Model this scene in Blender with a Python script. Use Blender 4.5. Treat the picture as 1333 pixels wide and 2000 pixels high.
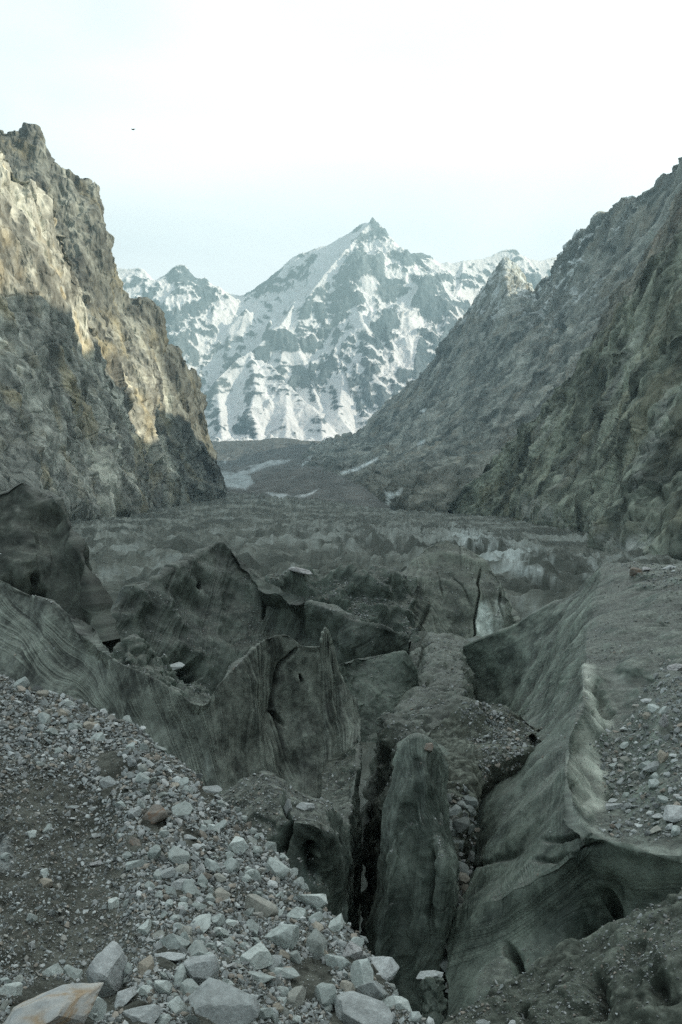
import bpy, bmesh, math, random
import numpy as np
from mathutils import Vector, Matrix, Euler

for o in list(bpy.data.objects): bpy.data.objects.remove(o)
S = bpy.context.scene
R = math.radians
QU = 1.0
random.seed(7)

# ------------------------------------------------------------------ camera
FPX, CX, CY, HORIZON = 1944.4, 666.5, 1000.0, 880.0
PITCH = math.atan((CY - HORIZON) / FPX)
cam = bpy.data.cameras.new('camera'); camo = bpy.data.objects.new('camera', cam)
S.collection.objects.link(camo); S.camera = camo
cam.sensor_fit = 'VERTICAL'; cam.sensor_height = 36.0; cam.lens = 36.0 * FPX / 2000
cam.clip_start = 0.1; cam.clip_end = 40000
camo.location = (0, 0, 0); camo.rotation_euler = (math.pi / 2 - PITCH, 0, 0)

# ------------------------------------------------------------------ light
SUN_EL, SUN_AZ = 27.0, 96.0            # azimuth clockwise from the view direction (+Y)
w = bpy.data.worlds.new('World'); S.world = w; w.use_nodes = True
nt = w.node_tree; nt.nodes.clear()
wo = nt.nodes.new('ShaderNodeOutputWorld'); bg = nt.nodes.new('ShaderNodeBackground')
sky = nt.nodes.new('ShaderNodeTexSky'); sky.sky_type = 'NISHITA'; sky.sun_disc = False
sky.sun_elevation = R(SUN_EL); sky.sun_rotation = R(SUN_AZ); sky.altitude = 2600
sky.air_density = 1.0; sky.dust_density = 1.6; sky.ozone_density = 1.0
# thin high cloud veil over the blue
tc = nt.nodes.new('ShaderNodeTexCoord'); mp = nt.nodes.new('ShaderNodeMapping')
mp.inputs['Scale'].default_value = (1.0, 1.0, 2.6)
nz = nt.nodes.new('ShaderNodeTexNoise'); nz.inputs['Scale'].default_value = 2.2
nz.inputs['Detail'].default_value = 5; nz.inputs['Roughness'].default_value = 0.5; nz.inputs['Distortion'].default_value = 0.6
rp = nt.nodes.new('ShaderNodeMapRange'); rp.inputs[1].default_value = 0.3; rp.inputs[2].default_value = 0.7
rp.inputs[3].default_value = 0.74; rp.inputs[4].default_value = 0.94
mx = nt.nodes.new('ShaderNodeMix'); mx.data_type = 'RGBA'
mx.inputs['B'].default_value = (6.6, 7.5, 7.7, 1)
L = nt.links.new
L(tc.outputs['Generated'], mp.inputs[0]); L(mp.outputs[0], nz.inputs['Vector']); L(nz.outputs['Fac'], rp.inputs[0])
dt = nt.nodes.new('ShaderNodeVectorMath'); dt.operation = 'DOT_PRODUCT'; L(tc.outputs['Generated'], dt.inputs[0]); dt.inputs[1].default_value = Vector((.50, .60, .62)).normalized()
pr = nt.nodes.new('ShaderNodeMapRange'); pr.inputs[1].default_value = -.1; pr.inputs[2].default_value = .95; pr.inputs[3].default_value = .26; pr.inputs[4].default_value = 1.02; pr.interpolation_type = 'SMOOTHSTEP'
L(dt.outputs['Value'], pr.inputs[0]); vs = nt.nodes.new('ShaderNodeVectorMath'); vs.operation = 'SCALE'; vs.inputs[0].default_value = (6.95, 7.15, 7.1)
sxyz = nt.nodes.new('ShaderNodeSeparateXYZ'); L(tc.outputs['Generated'], sxyz.inputs[0]); hr = nt.nodes.new('ShaderNodeMapRange'); hr.inputs[1].default_value = 0.0; hr.inputs[2].default_value = .5; hr.inputs[3].default_value = 1.5; hr.inputs[4].default_value = .86; L(sxyz.outputs[2], hr.inputs[0])
hm_ = nt.nodes.new('ShaderNodeMath'); hm_.operation = 'MULTIPLY'; L(pr.outputs[0], hm_.inputs[0]); L(hr.outputs[0], hm_.inputs[1])
cl_ = nt.nodes.new('ShaderNodeMapRange'); cl_.inputs[1].default_value = .3; cl_.inputs[2].default_value = .7; cl_.inputs[3].default_value = .90; cl_.inputs[4].default_value = 1.06; L(nz.outputs['Fac'], cl_.inputs[0])
gd = nt.nodes.new('ShaderNodeMapRange'); gd.inputs[1].default_value = -.06; gd.inputs[2].default_value = -.01; gd.inputs[3].default_value = .04; gd.inputs[4].default_value = 1.0; L(sxyz.outputs[2], gd.inputs[0])
hm3 = nt.nodes.new('ShaderNodeMath'); hm3.operation = 'MULTIPLY'; L(hm_.outputs[0], hm3.inputs[0]); L(gd.outputs[0], hm3.inputs[1]); hm_ = hm3
hm2 = nt.nodes.new('ShaderNodeMath'); hm2.operation = 'MULTIPLY'; L(hm_.outputs[0], hm2.inputs[0]); L(cl_.outputs[0], hm2.inputs[1]); L(hm2.outputs[0], vs.inputs['Scale']); L(vs.outputs[0], mx.inputs['B'])
L(rp.outputs[0], mx.inputs['Factor']); L(sky.outputs[0], mx.inputs['A']); L(mx.outputs['Result'], bg.inputs[0])
bg.inputs[1].default_value = 0.14
L(bg.outputs[0], wo.inputs[0])
sl = bpy.data.lights.new('sun', 'SUN'); sl.energy = 3.8; sl.angle = R(0.5); sl.color = (1.0, 0.88, 0.70)
so = bpy.data.objects.new('sun', sl); S.collection.objects.link(so)
az, el = R(SUN_AZ), R(SUN_EL)
sdir = Vector((math.sin(az) * math.cos(el), math.cos(az) * math.cos(el), math.sin(el)))
so.rotation_euler = sdir.to_track_quat('Z', 'Y').to_euler()
S.view_settings.view_transform = 'Standard'; S.view_settings.look = 'None'
S.view_settings.exposure = 0.9; S.view_settings.gamma = 1.0
S.cycles.use_denoising = False; S.cycles.use_adaptive_sampling = False; S.cycles.sample_clamp_indirect = 3; S.cycles.max_bounces = 6; S.cycles.diffuse_bounces = 3; S.cycles.volume_bounces = 0

# ------------------------------------------------------------------ noise
_p = np.random.default_rng(3).permutation(256).astype(np.int32); PERM = np.concatenate([_p, _p, _p])
_g = np.array([[1,1,0],[-1,1,0],[1,-1,0],[-1,-1,0],[1,0,1],[-1,0,1],[1,0,-1],[-1,0,-1],[0,1,1],[0,-1,1],[0,1,-1],[0,-1,-1],
               [1,1,0],[-1,1,0],[0,-1,1],[0,-1,-1]], np.float32)
def perlin(x, y, z):
    x = np.asarray(x, np.float32); y = np.asarray(y, np.float32) + 0 * x; z = np.asarray(z, np.float32) + 0 * x
    xi, yi, zi = np.floor(x), np.floor(y), np.floor(z)
    fx, fy, fz = (x - xi).astype(np.float32), (y - yi).astype(np.float32), (z - zi).astype(np.float32)
    X, Y, Z = xi.astype(np.int32) & 255, yi.astype(np.int32) & 255, zi.astype(np.int32) & 255
    u, v, ww = (f * f * f * (f * (f * 6 - 15) + 10) for f in (fx, fy, fz))
    def gr(i, j, k):
        h = PERM[PERM[PERM[X + i] + Y + j] + Z + k] & 15
        g = _g[h]
        return g[..., 0] * (fx - i) + g[..., 1] * (fy - j) + g[..., 2] * (fz - k)
    def lp(a, b, t): return a + t * (b - a)
    return lp(lp(lp(gr(0,0,0), gr(1,0,0), u), lp(gr(0,1,0), gr(1,1,0), u), v),
              lp(lp(gr(0,0,1), gr(1,0,1), u), lp(gr(0,1,1), gr(1,1,1), u), v), ww)
def fbm(x, y, z, o=5, gain=0.5, lac=2.03):
    s, a, t = 0, 1.0, 0.0
    for i in range(o):
        s = s + a * perlin(x + 17.3 * i, y + 5.1 * i, z + 9.7 * i); t += a; a *= gain; x, y, z = x * lac, y * lac, z * lac
    return s / t * 1.6
def ridged(x, y, z, o=5, gain=0.5, lac=2.03):
    s, a, t, pv = 0, 1.0, 0.0, 1.0
    for i in range(o):
        n = 1 - np.sqrt(perlin(x + 11.3 * i, y + 7.7 * i, z + 3.1 * i) ** 2 + .0016) * 2.2
        n = np.clip(n, -1, 1); s = s + a * n * pv; pv = np.clip(n * 1.3, 0.2, 1); t += a; a *= gain; x, y, z = x * lac, y * lac, z * lac
    return s / t
def sstep(a, b, x):
    t = np.clip((x - a) / (b - a), 0, 1); return t * t * (3 - 2 * t)
def facet(x, y, z, seed=0):
    """cellular facets: a tilted plane per cell, which reads as broken rock"""
    x = np.asarray(x, np.float64)
    x = x.astype(np.float32); y = np.asarray(y, np.float32); z = np.asarray(z, np.float32)
    xi, yi, zi = np.floor(x - .5).astype(np.int32), np.floor(y - .5).astype(np.int32), np.floor(z - .5).astype(np.int32)
    best = np.zeros(x.shape, np.float32); val = np.zeros(x.shape, np.float32)
    for i in (0, 1):
        for j in (0, 1):
            for k in (0, 1):
                a, b, c = xi + i, yi + j, zi + k
                h = PERM[PERM[PERM[(a + seed) & 255] + (b & 255)] + (c & 255)]
                h2 = PERM[h + 57]; h3 = PERM[h2 + 101]
                dx, dy, dz = x - (a + h / 255.), y - (b + h2 / 255.), z - (c + h3 / 255.)
                d = dx * dx + dy * dy + dz * dz
                wt = np.exp(-11 * d)
                g1, g2, g3 = (PERM[h3 + 13] / 127.5 - 1), (PERM[h3 + 77] / 127.5 - 1), (PERM[h3 + 131] / 127.5 - 1)
                nv = (PERM[h3 + 31] / 127.5 - 1) * 0.5 + dx * g1 + dy * g2 + dz * g3
                best += wt; val += wt * nv
    return val / (best + 1e-9)

# ------------------------------------------------------------------ geometry helpers
cP, sP = math.cos(PITCH), math.sin(PITCH)
def world(px, py, Y):
    """the point seen in photo direction (px, py) that lies Y metres ahead"""
    dx = (np.asarray(px, float) - CX) / FPX; dz = -(np.asarray(py, float) - CY) / FPX
    wy = cP + dz * sP; wz = dz * cP - sP
    Y = np.asarray(Y, float)
    return np.stack([dx / wy * Y, Y + 0 * dx, wz / wy * Y], -1)
def project(P):
    x, y, z = P[..., 0], P[..., 1], P[..., 2]
    yc = y * cP - z * sP; zc = z * cP + y * sP
    return CX + FPX * x / yc, CY - FPX * zc / yc
def pchip(xk, yk, x):
    xk = np.asarray(xk, float); yk = np.asarray(yk, float); n = len(xk)
    if n == 1: return np.repeat(yk, len(x), 0)
    h = np.diff(xk).reshape(-1, *([1] * (yk.ndim - 1))); d = np.diff(yk, axis=0) / h
    m = np.zeros_like(yk); m[0], m[-1] = d[0], d[-1]
    if n > 2:
        w1, w2 = 2 * h[1:] + h[:-1], h[1:] + 2 * h[:-1]
        with np.errstate(divide='ignore', invalid='ignore'):
            hm = (w1 + w2) / (w1 / d[:-1] + w2 / d[1:])
        m[1:-1] = np.where(d[:-1] * d[1:] > 0, hm, 0)
    i = np.clip(np.searchsorted(xk, x, side='right') - 1, 0, n - 2)
    hh = (xk[i + 1] - xk[i]); t = ((x - xk[i]) / hh)
    sh = (-1,) + (1,) * (yk.ndim - 1); t = t.reshape(sh); hh = hh.reshape(sh)
    return ((2*t**3 - 3*t**2 + 1) * yk[i] + (t**3 - 2*t**2 + t) * hh * m[i] + (-2*t**3 + 3*t**2) * yk[i+1] + (t**3 - t**2) * hh * m[i+1])
def mix_rows(a, b, t, td):
    a, b = np.array(a, float), np.array(b, float); r = a + (b - a) * t
    r[:, 2] = 1 / ((1 / a[:, 2]) * (1 - td) + (1 / b[:, 2]) * td); return r
def behind(row, drop_px, dY, shift=0):
    r = np.array(row, float); r[:, 1] += drop_px; r[:, 2] *= dY; r[:, 0] += shift; return r
def grid(rows, nu, nv, corners=(), minseg=30, uc=()):
    rows = np.array([np.array(r, float) for r in rows]); K, M, _ = rows.shape
    A = rows.copy(); A[..., 2] = 1 / A[..., 2]
    du = np.maximum(np.hypot(np.diff(rows[..., 0], axis=1), np.diff(rows[..., 1], axis=1)).mean(0), 8)
    uk = np.concatenate([[0], np.cumsum(du)]); uk /= uk[-1]
    dv = np.maximum(np.hypot(np.diff(rows[..., 0], axis=0), np.diff(rows[..., 1], axis=0)).mean(1), minseg)
    vk = np.concatenate([[0], np.cumsum(dv)]); vk /= vk[-1]
    u = np.linspace(0, 1, nu); v = np.linspace(0, 1, nv)
    B = np.zeros((K, nu, 3)); At = A.transpose(1, 0, 2); us = [0] + list(uc) + [M - 1]
    for a, b in zip(us[:-1], us[1:]):
        m = (u >= uk[a] - 1e-9) & (u <= uk[b] + 1e-9); B[:, m] = pchip(uk[a:b+1], At[a:b+1], u[m]).transpose(1, 0, 2)
    G = np.zeros((nv, nu, 3)); cs = [0] + list(corners) + [K - 1]
    for a, b in zip(cs[:-1], cs[1:]):
        m = (v >= vk[a] - 1e-9) & (v <= vk[b] + 1e-9)
        G[m] = pchip(vk[a:b+1], B[a:b+1], v[m])
    return world(G[..., 0], G[..., 1], 1 / G[..., 2]), vk, u, v
def gnormals(P):
    a = np.gradient(P, axis=1); b = np.gradient(P, axis=0)
    n = np.cross(a, b); n /= np.linalg.norm(n, axis=-1, keepdims=True) + 1e-12
    return n
def make_mesh(name, V, F, col=None, mat=None, smooth=False, link=True):
    """V n x 3, F m x (3|4)"""
    me = bpy.data.meshes.new(name); V = np.ascontiguousarray(V, np.float32); F = np.ascontiguousarray(F, np.int32)
    me.vertices.add(len(V)); me.vertices.foreach_set('co', V.ravel())
    k = F.shape[1]; me.loops.add(F.size); me.loops.foreach_set('vertex_index', F.ravel())
    me.polygons.add(len(F)); me.polygons.foreach_set('loop_start', np.arange(0, F.size, k, dtype=np.int32))
    me.polygons.foreach_set('use_smooth', np.full(len(F), smooth, bool))
    if col is not None:
        at = me.color_attributes.new('Col', 'FLOAT_COLOR', 'POINT')
        c = np.ones((len(V), 4), np.float32); c[:, :3] = col; at.data.foreach_set('color', c.ravel())
    me.update(calc_edges=True)
    if mat: me.materials.append(mat)
    o = bpy.data.objects.new(name, me)
    if link: S.collection.objects.link(o)
    return o
class Sheet: pass
def sheet(name, rows, nu, nv, disp=None, color=None, mat=None, corners=(), smooth=True, carve=(), flip=None, label=None, jag=None, uc=()):
    nu, nv = int(nu * QU), int(nv * QU)
    P, vk, u, v = grid(rows, nu, nv, corners, uc=uc)
    if jag:
        sx = np.concatenate([[0], np.cumsum(np.linalg.norm(np.diff(P[int(vk[jag[2]] * (nv-1))], axis=0), axis=-1))])
        jn = ridged(sx / jag[1], 3.3, 1.1, 5, .6) - .35 + .5 * fbm(sx / jag[1] * 3, .7, 4.1, 4, .65)
        P[..., 2] += (jn * jag[0])[None, :] * np.exp(-((v - vk[jag[2]]) / jag[3]) ** 2)[:, None]
    N = gnormals(P); cen = P[nv // 2, nu // 2]
    s = np.sign((N * (-P)).sum(-1).mean()) if flip is None else flip
    N *= s
    du = np.linalg.norm(np.diff(P, axis=1), axis=-1); dv = np.linalg.norm(np.diff(P, axis=0), axis=-1)
    su = np.concatenate([[0], np.cumsum(du.mean(0))])[None, :] + 0 * P[..., 0]
    sv = np.concatenate([[0], np.cumsum(dv.mean(1))])[:, None] + 0 * P[..., 0]
    q = Sheet(); q.P0, q.N0, q.su, q.sv, q.u, q.v, q.vk, q.nv, q.nu = P, N, su, sv, u, v, vk, nv, nu
    q.px, q.py = project(P)
    if disp is not None: P = P + N * disp(q)[..., None]
    if carve:
        qx, qy = project(q.P0); mpp = P[..., 1] / FPX
        for line, wd, dep in carve:
            dmin = np.full(qx.shape, 1e9); tt = np.zeros(qx.shape); tot = len(line) - 1
            for i in range(tot):
                ax, ay = line[i]; bx, by = line[i+1]
                t = np.clip(((qx - ax) * (bx - ax) + (qy - ay) * (by - ay)) / ((bx-ax)**2 + (by-ay)**2 + 1e-9), 0, 1)
                d = np.hypot(qx - ax - t * (bx-ax), qy - ay - t * (by-ay)); m = d < dmin
                dmin = np.where(m, d, dmin); tt = np.where(m, (i + t) / tot, tt)
            prof = np.clip(np.minimum(tt, 1 - tt) * 5 + 0.25, 0, 1)
            nn = 1 + 0.5 * perlin(q.P0[...,0]*2/mpp.mean()/40, q.P0[...,1]*2/mpp.mean()/40, q.P0[...,2]*2/mpp.mean()/40)
            P = P - N * (dep * prof * np.exp(-(dmin / (wd * nn)) ** 2))[..., None]
    q.P = P; q.N = gnormals(P) * s
    hgt = ((P - q.P0) * N).sum(-1)
    def bl(A, r_):
        for ax in (0, 1):
            c = np.cumsum(np.pad(A, [(r_ + 1, r_) if i == ax else (0, 0) for i in (0, 1)], mode='edge'), axis=ax)
            n_ = A.shape[ax]; A = (np.take(c, np.arange(2*r_+1, n_ + 2*r_+1), ax) - np.take(c, np.arange(0, n_), ax)) / (2*r_+1)
        return A
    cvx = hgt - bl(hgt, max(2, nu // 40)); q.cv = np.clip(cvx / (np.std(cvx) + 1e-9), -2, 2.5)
    q.px, q.py = project(P)
    q.col = color(q) if color is not None else None
    idx = np.arange(nv * nu).reshape(nv, nu)
    F = np.stack([idx[:-1, :-1], idx[:-1, 1:], idx[1:, 1:], idx[1:, :-1]], -1).reshape(-1, 4)
    if s < 0: F = F[:, ::-1]
    q.obj = make_mesh(name, P.reshape(-1, 3), F, None if q.col is None else q.col.reshape(-1, 3), mat, smooth)
    q.obj['kind'] = 'structure'
    if label: q.obj['label'] = label
    return q
def mixc(a, b, t): return np.asarray(a, np.float32) * (1 - t[..., None]) + np.asarray(b, np.float32) * t[..., None]
def poly_mask(x, y, pts, soft):
    """1 inside the polygon, falling off over soft"""
    inside = np.zeros(x.shape, bool); dmin = np.full(x.shape, 1e9); n = len(pts)
    for i in range(n):
        ax, ay = pts[i]; bx, by = pts[(i+1) % n]
        c = ((ay > y) != (by > y)) & (x < (bx-ax) * (y-ay) / (by-ay+1e-12) + ax); inside ^= c
        t = np.clip(((x-ax)*(bx-ax) + (y-ay)*(by-ay)) / ((bx-ax)**2 + (by-ay)**2 + 1e-9), 0, 1)
        dmin = np.minimum(dmin, np.hypot(x-ax-t*(bx-ax), y-ay-t*(by-ay)))
    return sstep(-soft, soft, np.where(inside, dmin, -dmin))

# ------------------------------------------------------------------ materials
def new_mat(name, rough=0.9, spec=0.25, tint=0.25, scale=1.0, bump=0.5, dist=0.1, bscale=None, attr=True, base=(0.2,0.2,0.2), objrand=None, stretch=None, crack=None):
    m = bpy.data.materials.new(name); m.use_nodes = True; n = m.node_tree; n.nodes.clear(); Lk = n.links.new
    out = n.nodes.new('ShaderNodeOutputMaterial'); b = n.nodes.new('ShaderNodeBsdfPrincipled'); Lk(b.outputs[0], out.inputs[0])
    b.inputs['Roughness'].default_value = rough; b.inputs['Specular IOR Level'].default_value = spec
    tcn = n.nodes.new('ShaderNodeTexCoord'); vec = tcn.outputs['Object']
    if stretch:
        mpn = n.nodes.new('ShaderNodeMapping'); mpn.inputs['Scale'].default_value = stretch; Lk(vec, mpn.inputs[0]); vec = mpn.outputs[0]
    n1 = n.nodes.new('ShaderNodeTexNoise'); n1.inputs['Scale'].default_value = scale; n1.inputs['Detail'].default_value = 8; n1.inputs['Roughness'].default_value = 0.65
    Lk(vec, n1.inputs['Vector'])
    if attr:
        a = n.nodes.new('ShaderNodeAttribute'); a.attribute_name = 'Col'; colout = a.outputs['Color']
    elif objrand:
        oi = n.nodes.new('ShaderNodeObjectInfo'); cr = n.nodes.new('ShaderNodeValToRGB'); cr.color_ramp.interpolation = 'LINEAR'
        el_ = cr.color_ramp.elements
        for i, (p, c) in enumerate(objrand):
            e = el_[i] if i < 2 else el_.new(p)
            e.position = p; e.color = (*c, 1)
        Lk(oi.outputs['Random'], cr.inputs[0]); colout = cr.outputs[0]
    else:
        rg = n.nodes.new('ShaderNodeRGB'); rg.outputs[0].default_value = (*base, 1); colout = rg.outputs[0]
    mr = n.nodes.new('ShaderNodeMapRange'); mr.inputs[1].default_value = 0.3; mr.inputs[2].default_value = 0.7
    mr.inputs[3].default_value = 1 - tint; mr.inputs[4].default_value = 1 + tint; Lk(n1.outputs['Fac'], mr.inputs[0])
    vm = n.nodes.new('ShaderNodeVectorMath'); vm.operation = 'SCALE'; Lk(colout, vm.inputs[0]); Lk(mr.outputs[0], vm.inputs['Scale'])
    Lk(vm.outputs[0], b.inputs['Base Color'])
    n2 = n.nodes.new('ShaderNodeTexNoise'); n2.inputs['Scale'].default_value = bscale or scale * 2; n2.inputs['Detail'].default_value = 6; n2.inputs['Roughness'].default_value = 0.6
    Lk(vec, n2.inputs['Vector'])
    bm_ = n.nodes.new('ShaderNodeBump'); bm_.inputs['Strength'].default_value = bump; bm_.inputs['Distance'].default_value = dist
    Lk(n2.outputs['Fac'], bm_.inputs['Height']); Lk(bm_.outputs[0], b.inputs['Normal'])
    if crack:
        mp2 = n.nodes.new('ShaderNodeMapping'); mp2.inputs['Scale'].default_value = (1, 1, .42); mp2.inputs['Rotation'].default_value = (.25, .2, 0); Lk(tcn.outputs['Object'], mp2.inputs[0])
        prev = None
        for sc_, ds_ in crack:
            wn = n.nodes.new('ShaderNodeTexNoise'); wn.inputs['Scale'].default_value = sc_ * 1.2; wn.inputs['Detail'].default_value = 3; Lk(mp2.outputs[0], wn.inputs['Vector'])
            ad = n.nodes.new('ShaderNodeVectorMath'); ad.operation = 'MULTIPLY_ADD'; Lk(wn.outputs['Color'], ad.inputs[0]); ad.inputs[1].default_value = (.9 / sc_,) * 3; Lk(mp2.outputs[0], ad.inputs[2])
            vo = n.nodes.new('ShaderNodeTexVoronoi'); vo.inputs['Scale'].default_value = sc_; Lk(ad.outputs[0], vo.inputs['Vector'])
            b2 = n.nodes.new('ShaderNodeBump'); b2.inputs['Strength'].default_value = .9; b2.inputs['Distance'].default_value = ds_; Lk(vo.outputs['Distance'], b2.inputs['Height'])
            if prev: Lk(prev.outputs[0], b2.inputs['Normal'])
            prev = b2
        Lk(prev.outputs[0], bm_.inputs['Normal'])
    return m
M_far = new_mat('snow_and_rock', scale=0.012, tint=0.12, bump=0.6, dist=25, bscale=0.02, rough=0.85)
M_cliff = new_mat('cliff_rock', crack=((.05, 9), (.14, 3)), scale=0.08, tint=0.3, bump=0.5, dist=5, bscale=0.12, stretch=(1, 1, 0.5))
M_wall = new_mat('valley_wall_rock', crack=((.022, 14), (.07, 4)), scale=0.06, tint=0.22, bump=0.45, dist=5, bscale=0.1)
M_field = new_mat('broken_ice', scale=0.5, tint=0.25, bump=0.7, dist=0.6, bscale=0.8)
M_ice = new_mat('dirty_glacier_ice', scale=3.5, tint=0.22, bump=0.8, dist=0.06, bscale=5, rough=0.62, spec=0.4)
M_soil = new_mat('gritty_soil', scale=9, tint=0.35, bump=0.9, dist=0.03, bscale=30, rough=0.95)

FAR_BLOBS = [(265,542,34,10,0,-.4),(355,545,36,10,0,-.5),(402,578,16,36,-25,-1),(345,618,44,15,5,-.8),(318,585,18,14,0,1),(350,588,24,9,0,.9),(412,642,28,12,0,-.7),(395,700,24,14,0,-.6),(425,668,24,12,0,-.7),
 (560,552,40,11,-32,-.5),(545,517,70,6,-33,1.1),(650,478,50,7,-25,1.1),(355,526,40,5,5,.5),(850,512,60,7,8,.9),(500,566,22,8,0,-.7),(612,493,34,9,-24,-1),(615,545,18,60,50,1),(650,500,14,50,55,1),(442,605,20,22,0,1),(480,620,14,30,40,.8),(415,615,14,20,0,.6),
 (736,452,14,10,15,-.6),(716,446,20,9,-35,.9),(600,498,80,8,-30,.7),(706,466,16,14,0,-1),(690,520,24,34,20,-1.1),(736,520,22,22,20,-1),(803,501,50,12,8,-1.2),(745,480,42,8,8,1.1),(724,555,15,24,0,1.1),(775,540,36,10,35,1),(762,568,26,22,0,-.8),(658,596,46,26,-20,-1),(712,622,28,15,0,1.2),
 (792,600,12,34,20,1),(772,625,14,26,0,-.7),(838,545,44,9,-8,-1),(800,592,44,10,-25,-.9),(885,542,30,8,0,-.8),(855,600,36,20,-30,-.8),(900,575,30,10,-20,.7),(800,678,26,48,5,1.3),(818,690,12,44,4,-1.3),(742,655,18,26,0,-.9),(862,660,26,32,-30,-.7),
 (560,662,40,20,0,-1),(548,624,16,7,0,1.2),(572,700,36,10,5,1.2),(592,738,26,24,0,-.9),(640,655,34,18,0,-.7),(648,722,26,26,0,-.8),(672,765,18,50,-25,1),(705,742,24,13,0,-.8),(690,792,28,16,0,-.8),(735,780,30,15,0,-.8),(655,835,10,30,-20,1.3),(500,672,16,7,0,1.2),(470,560,20,8,0,-.6),
 (1012,492,9,12,0,-1),(960,505,60,7,-12,.9),(1060,515,50,10,0,1),(880,510,40,8,0,.9)]
# ================================================================== FAR MOUNTAIN
def ridge_field(X, Y, lines, base, wamp, wscale):
    wx = fbm(X / wscale, Y / wscale, 3.3, 4) * wamp; wy = fbm(X / wscale, Y / wscale, 8.9, 4) * wamp
    H = np.full(X.shape, float(base)) ; near = np.full(X.shape, 1e9)
    for line, slope, pw in lines:
        Pn = world(*np.array(line, float).T)
        for a, b in zip(Pn[:-1], Pn[1:]):
            ab = b - a; den = ab[0]**2 + ab[1]**2
            d0 = np.clip(((X - a[0]) * ab[0] + (Y - a[1]) * ab[1]) / den, 0, 1)
            dd0 = np.hypot(X - a[0] - d0 * ab[0], Y - a[1] - d0 * ab[1])
            k = np.clip(dd0 / (wamp * 2.0), 0, 1)
            xx, yy = X + wx * k, Y + wy * k
            t = np.clip(((xx - a[0]) * ab[0] + (yy - a[1]) * ab[1]) / den, 0, 1)
            d = np.hypot(xx - a[0] - t * ab[0], yy - a[1] - t * ab[1])
            h = a[2] + t * ab[2] - slope * (d / 300.0) ** pw * 300.0
            near = np.where(h > H, d, near); H = np.maximum(H, h)
    return H, near
far_lines = [
 ([(120,560,9400),(200,510,9300),(232,527,9200),(268,520,9200),(283,524,9200),(300,545,9250),(330,528,9200),(362,520,9200),(384,545,9200),(402,540,9250),(420,560,9300),(436,578,9400),(470,575,9500),(495,562,9500),(520,545,9500),(560,514,9500),(585,500,9500),(612,488,9500),(650,472,9450),(690,452,9380),(712,438,9320),(728,429,9300),(744,444,9320),(762,468,9350),(785,485,9400),(812,493,9450),(838,503,9500),(865,516,9550),(905,512,9600),(945,502,9700),(990,486,9800),(1008,487,9800),(1024,506,9850),(1060,510,9900),(1095,498,10000),(1130,480,10000),(1250,440,10100)], 1.15, .93),
 ([(728,429,9300),(700,462,9180),(684,482,9080),(700,530,8850),(712,575,8600),(730,610,8400)], 1.35, .95),
 ([(684,482,9080),(650,520,8900),(610,560,8650),(590,600,8450)], 1.2, .95),
 ([(612,488,9500),(560,560,9150),(500,600,8900),(470,640,8650)], 1.2, .95),
 ([(812,493,9450),(850,530,9200),(870,560,9000),(830,590,8700),(800,620,8350)], 1.2, .95),
 ([(850,530,9200),(800,560,8900),(770,600,8600)], 1.2, .95),
 ([(905,512,9600),(900,560,9200),(880,600,8800),(870,640,8500)], 1.2, .95),
 ([(580,575,8700),(560,608,8450),(545,628,8300),(575,650,8200),(592,700,8000),(605,745,7800),(625,790,7500)], 1.5, .95),
 ([(545,628,8300),(500,668,8100)], 1.5, .95),
 ([(545,628,8300),(553,668,8100),(548,700,7950)], 1.6, .95),
 ([(490,676,7700),(455,705,7550),(425,740,7400),(400,775,7300)], 1.25, .95),
 ([(490,676,7700),(520,700,7600),(560,740,7350),(600,770,7150),(628,800,6950),(630,850,6700)], 1.3, .95),
 ([(490,676,7700),(500,740,7250),(490,790,7000),(505,850,6750)], 1.25, .95),
 ([(560,740,7350),(560,800,6950),(560,858,6700)], 1.25, .95),
 ([(425,740,7400),(430,800,7050),(435,858,6700)], 1.2, .95),
 ([(330,528,9200),(322,570,9000),(345,610,8800),(330,650,8600),(350,700,8400)], 1.3, .95),
 ([(384,545,9200),(400,590,9000),(415,640,8800),(410,700,8500)], 1.3, .95),
 ([(268,520,9200),(300,580,9000),(315,620,8800)], 1.3, .95),
 ([(700,600,8300),(720,650,8050),(700,690,7900),(740,740,7650),(760,790,7350)], 1.3, .95),
 ([(665,640,8200),(650,690,7950),(670,740,7700),(660,800,7300),(700,850,7000)], 1.3, .95),
 ([(822,640,8150),(812,690,7950),(815,740,7750),(790,790,7450)], 1.7, .95),
 ([(880,600,8600),(860,660,8250),(850,720,7950)], 1.4, .95),
 ([(470,640,8650),(480,600,8800),(440,650,8650),(430,700,8400)], 1.3, .95),
]
far_lines.append(([(712,449,9320),(728,423,9300),(746,450,9320)], 1.7, 1.0))
nx, ny = int(760 * QU), int(700 * QU)
gx = np.linspace(-2700, 3000, nx); gy = np.linspace(6300, 10500, ny)
X, Y = np.meshgrid(gx, gy)
H, near = ridge_field(X, Y, far_lines, 40, 150, 620)
k = sstep(0, 260, near)
def blur(A, r):
    for ax in (0, 1):
        c = np.cumsum(np.pad(A, [(r + 1, r) if i == ax else (0, 0) for i in (0, 1)], mode='edge'), axis=ax)
        n_ = A.shape[ax]; A = (np.take(c, np.arange(2*r+1, n_ + 2*r+1), ax) - np.take(c, np.arange(0, n_), ax)) / (2*r+1)
    return A
mb = .6 * (1 - sstep(1100, 1700, H)) ; H = H * (1 - mb) + blur(blur(H, 9), 9) * mb
rg = ridged(X / 420, Y / 420, 1.5, 6, .55)
H = H + (rg - 0.35) * 150 * (.4 + .6 * k) * sstep(60, 500, H) + (ridged(X / 150 + .3 * perlin(X / 300, Y / 300, 1), Y / 190, 7.7, 5, .6) - .35) * 48 * (.25 + k) + fbm(X / 60, Y / 60, 4.4, 4, .6) * 14 * (0.35 + k)
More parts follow.
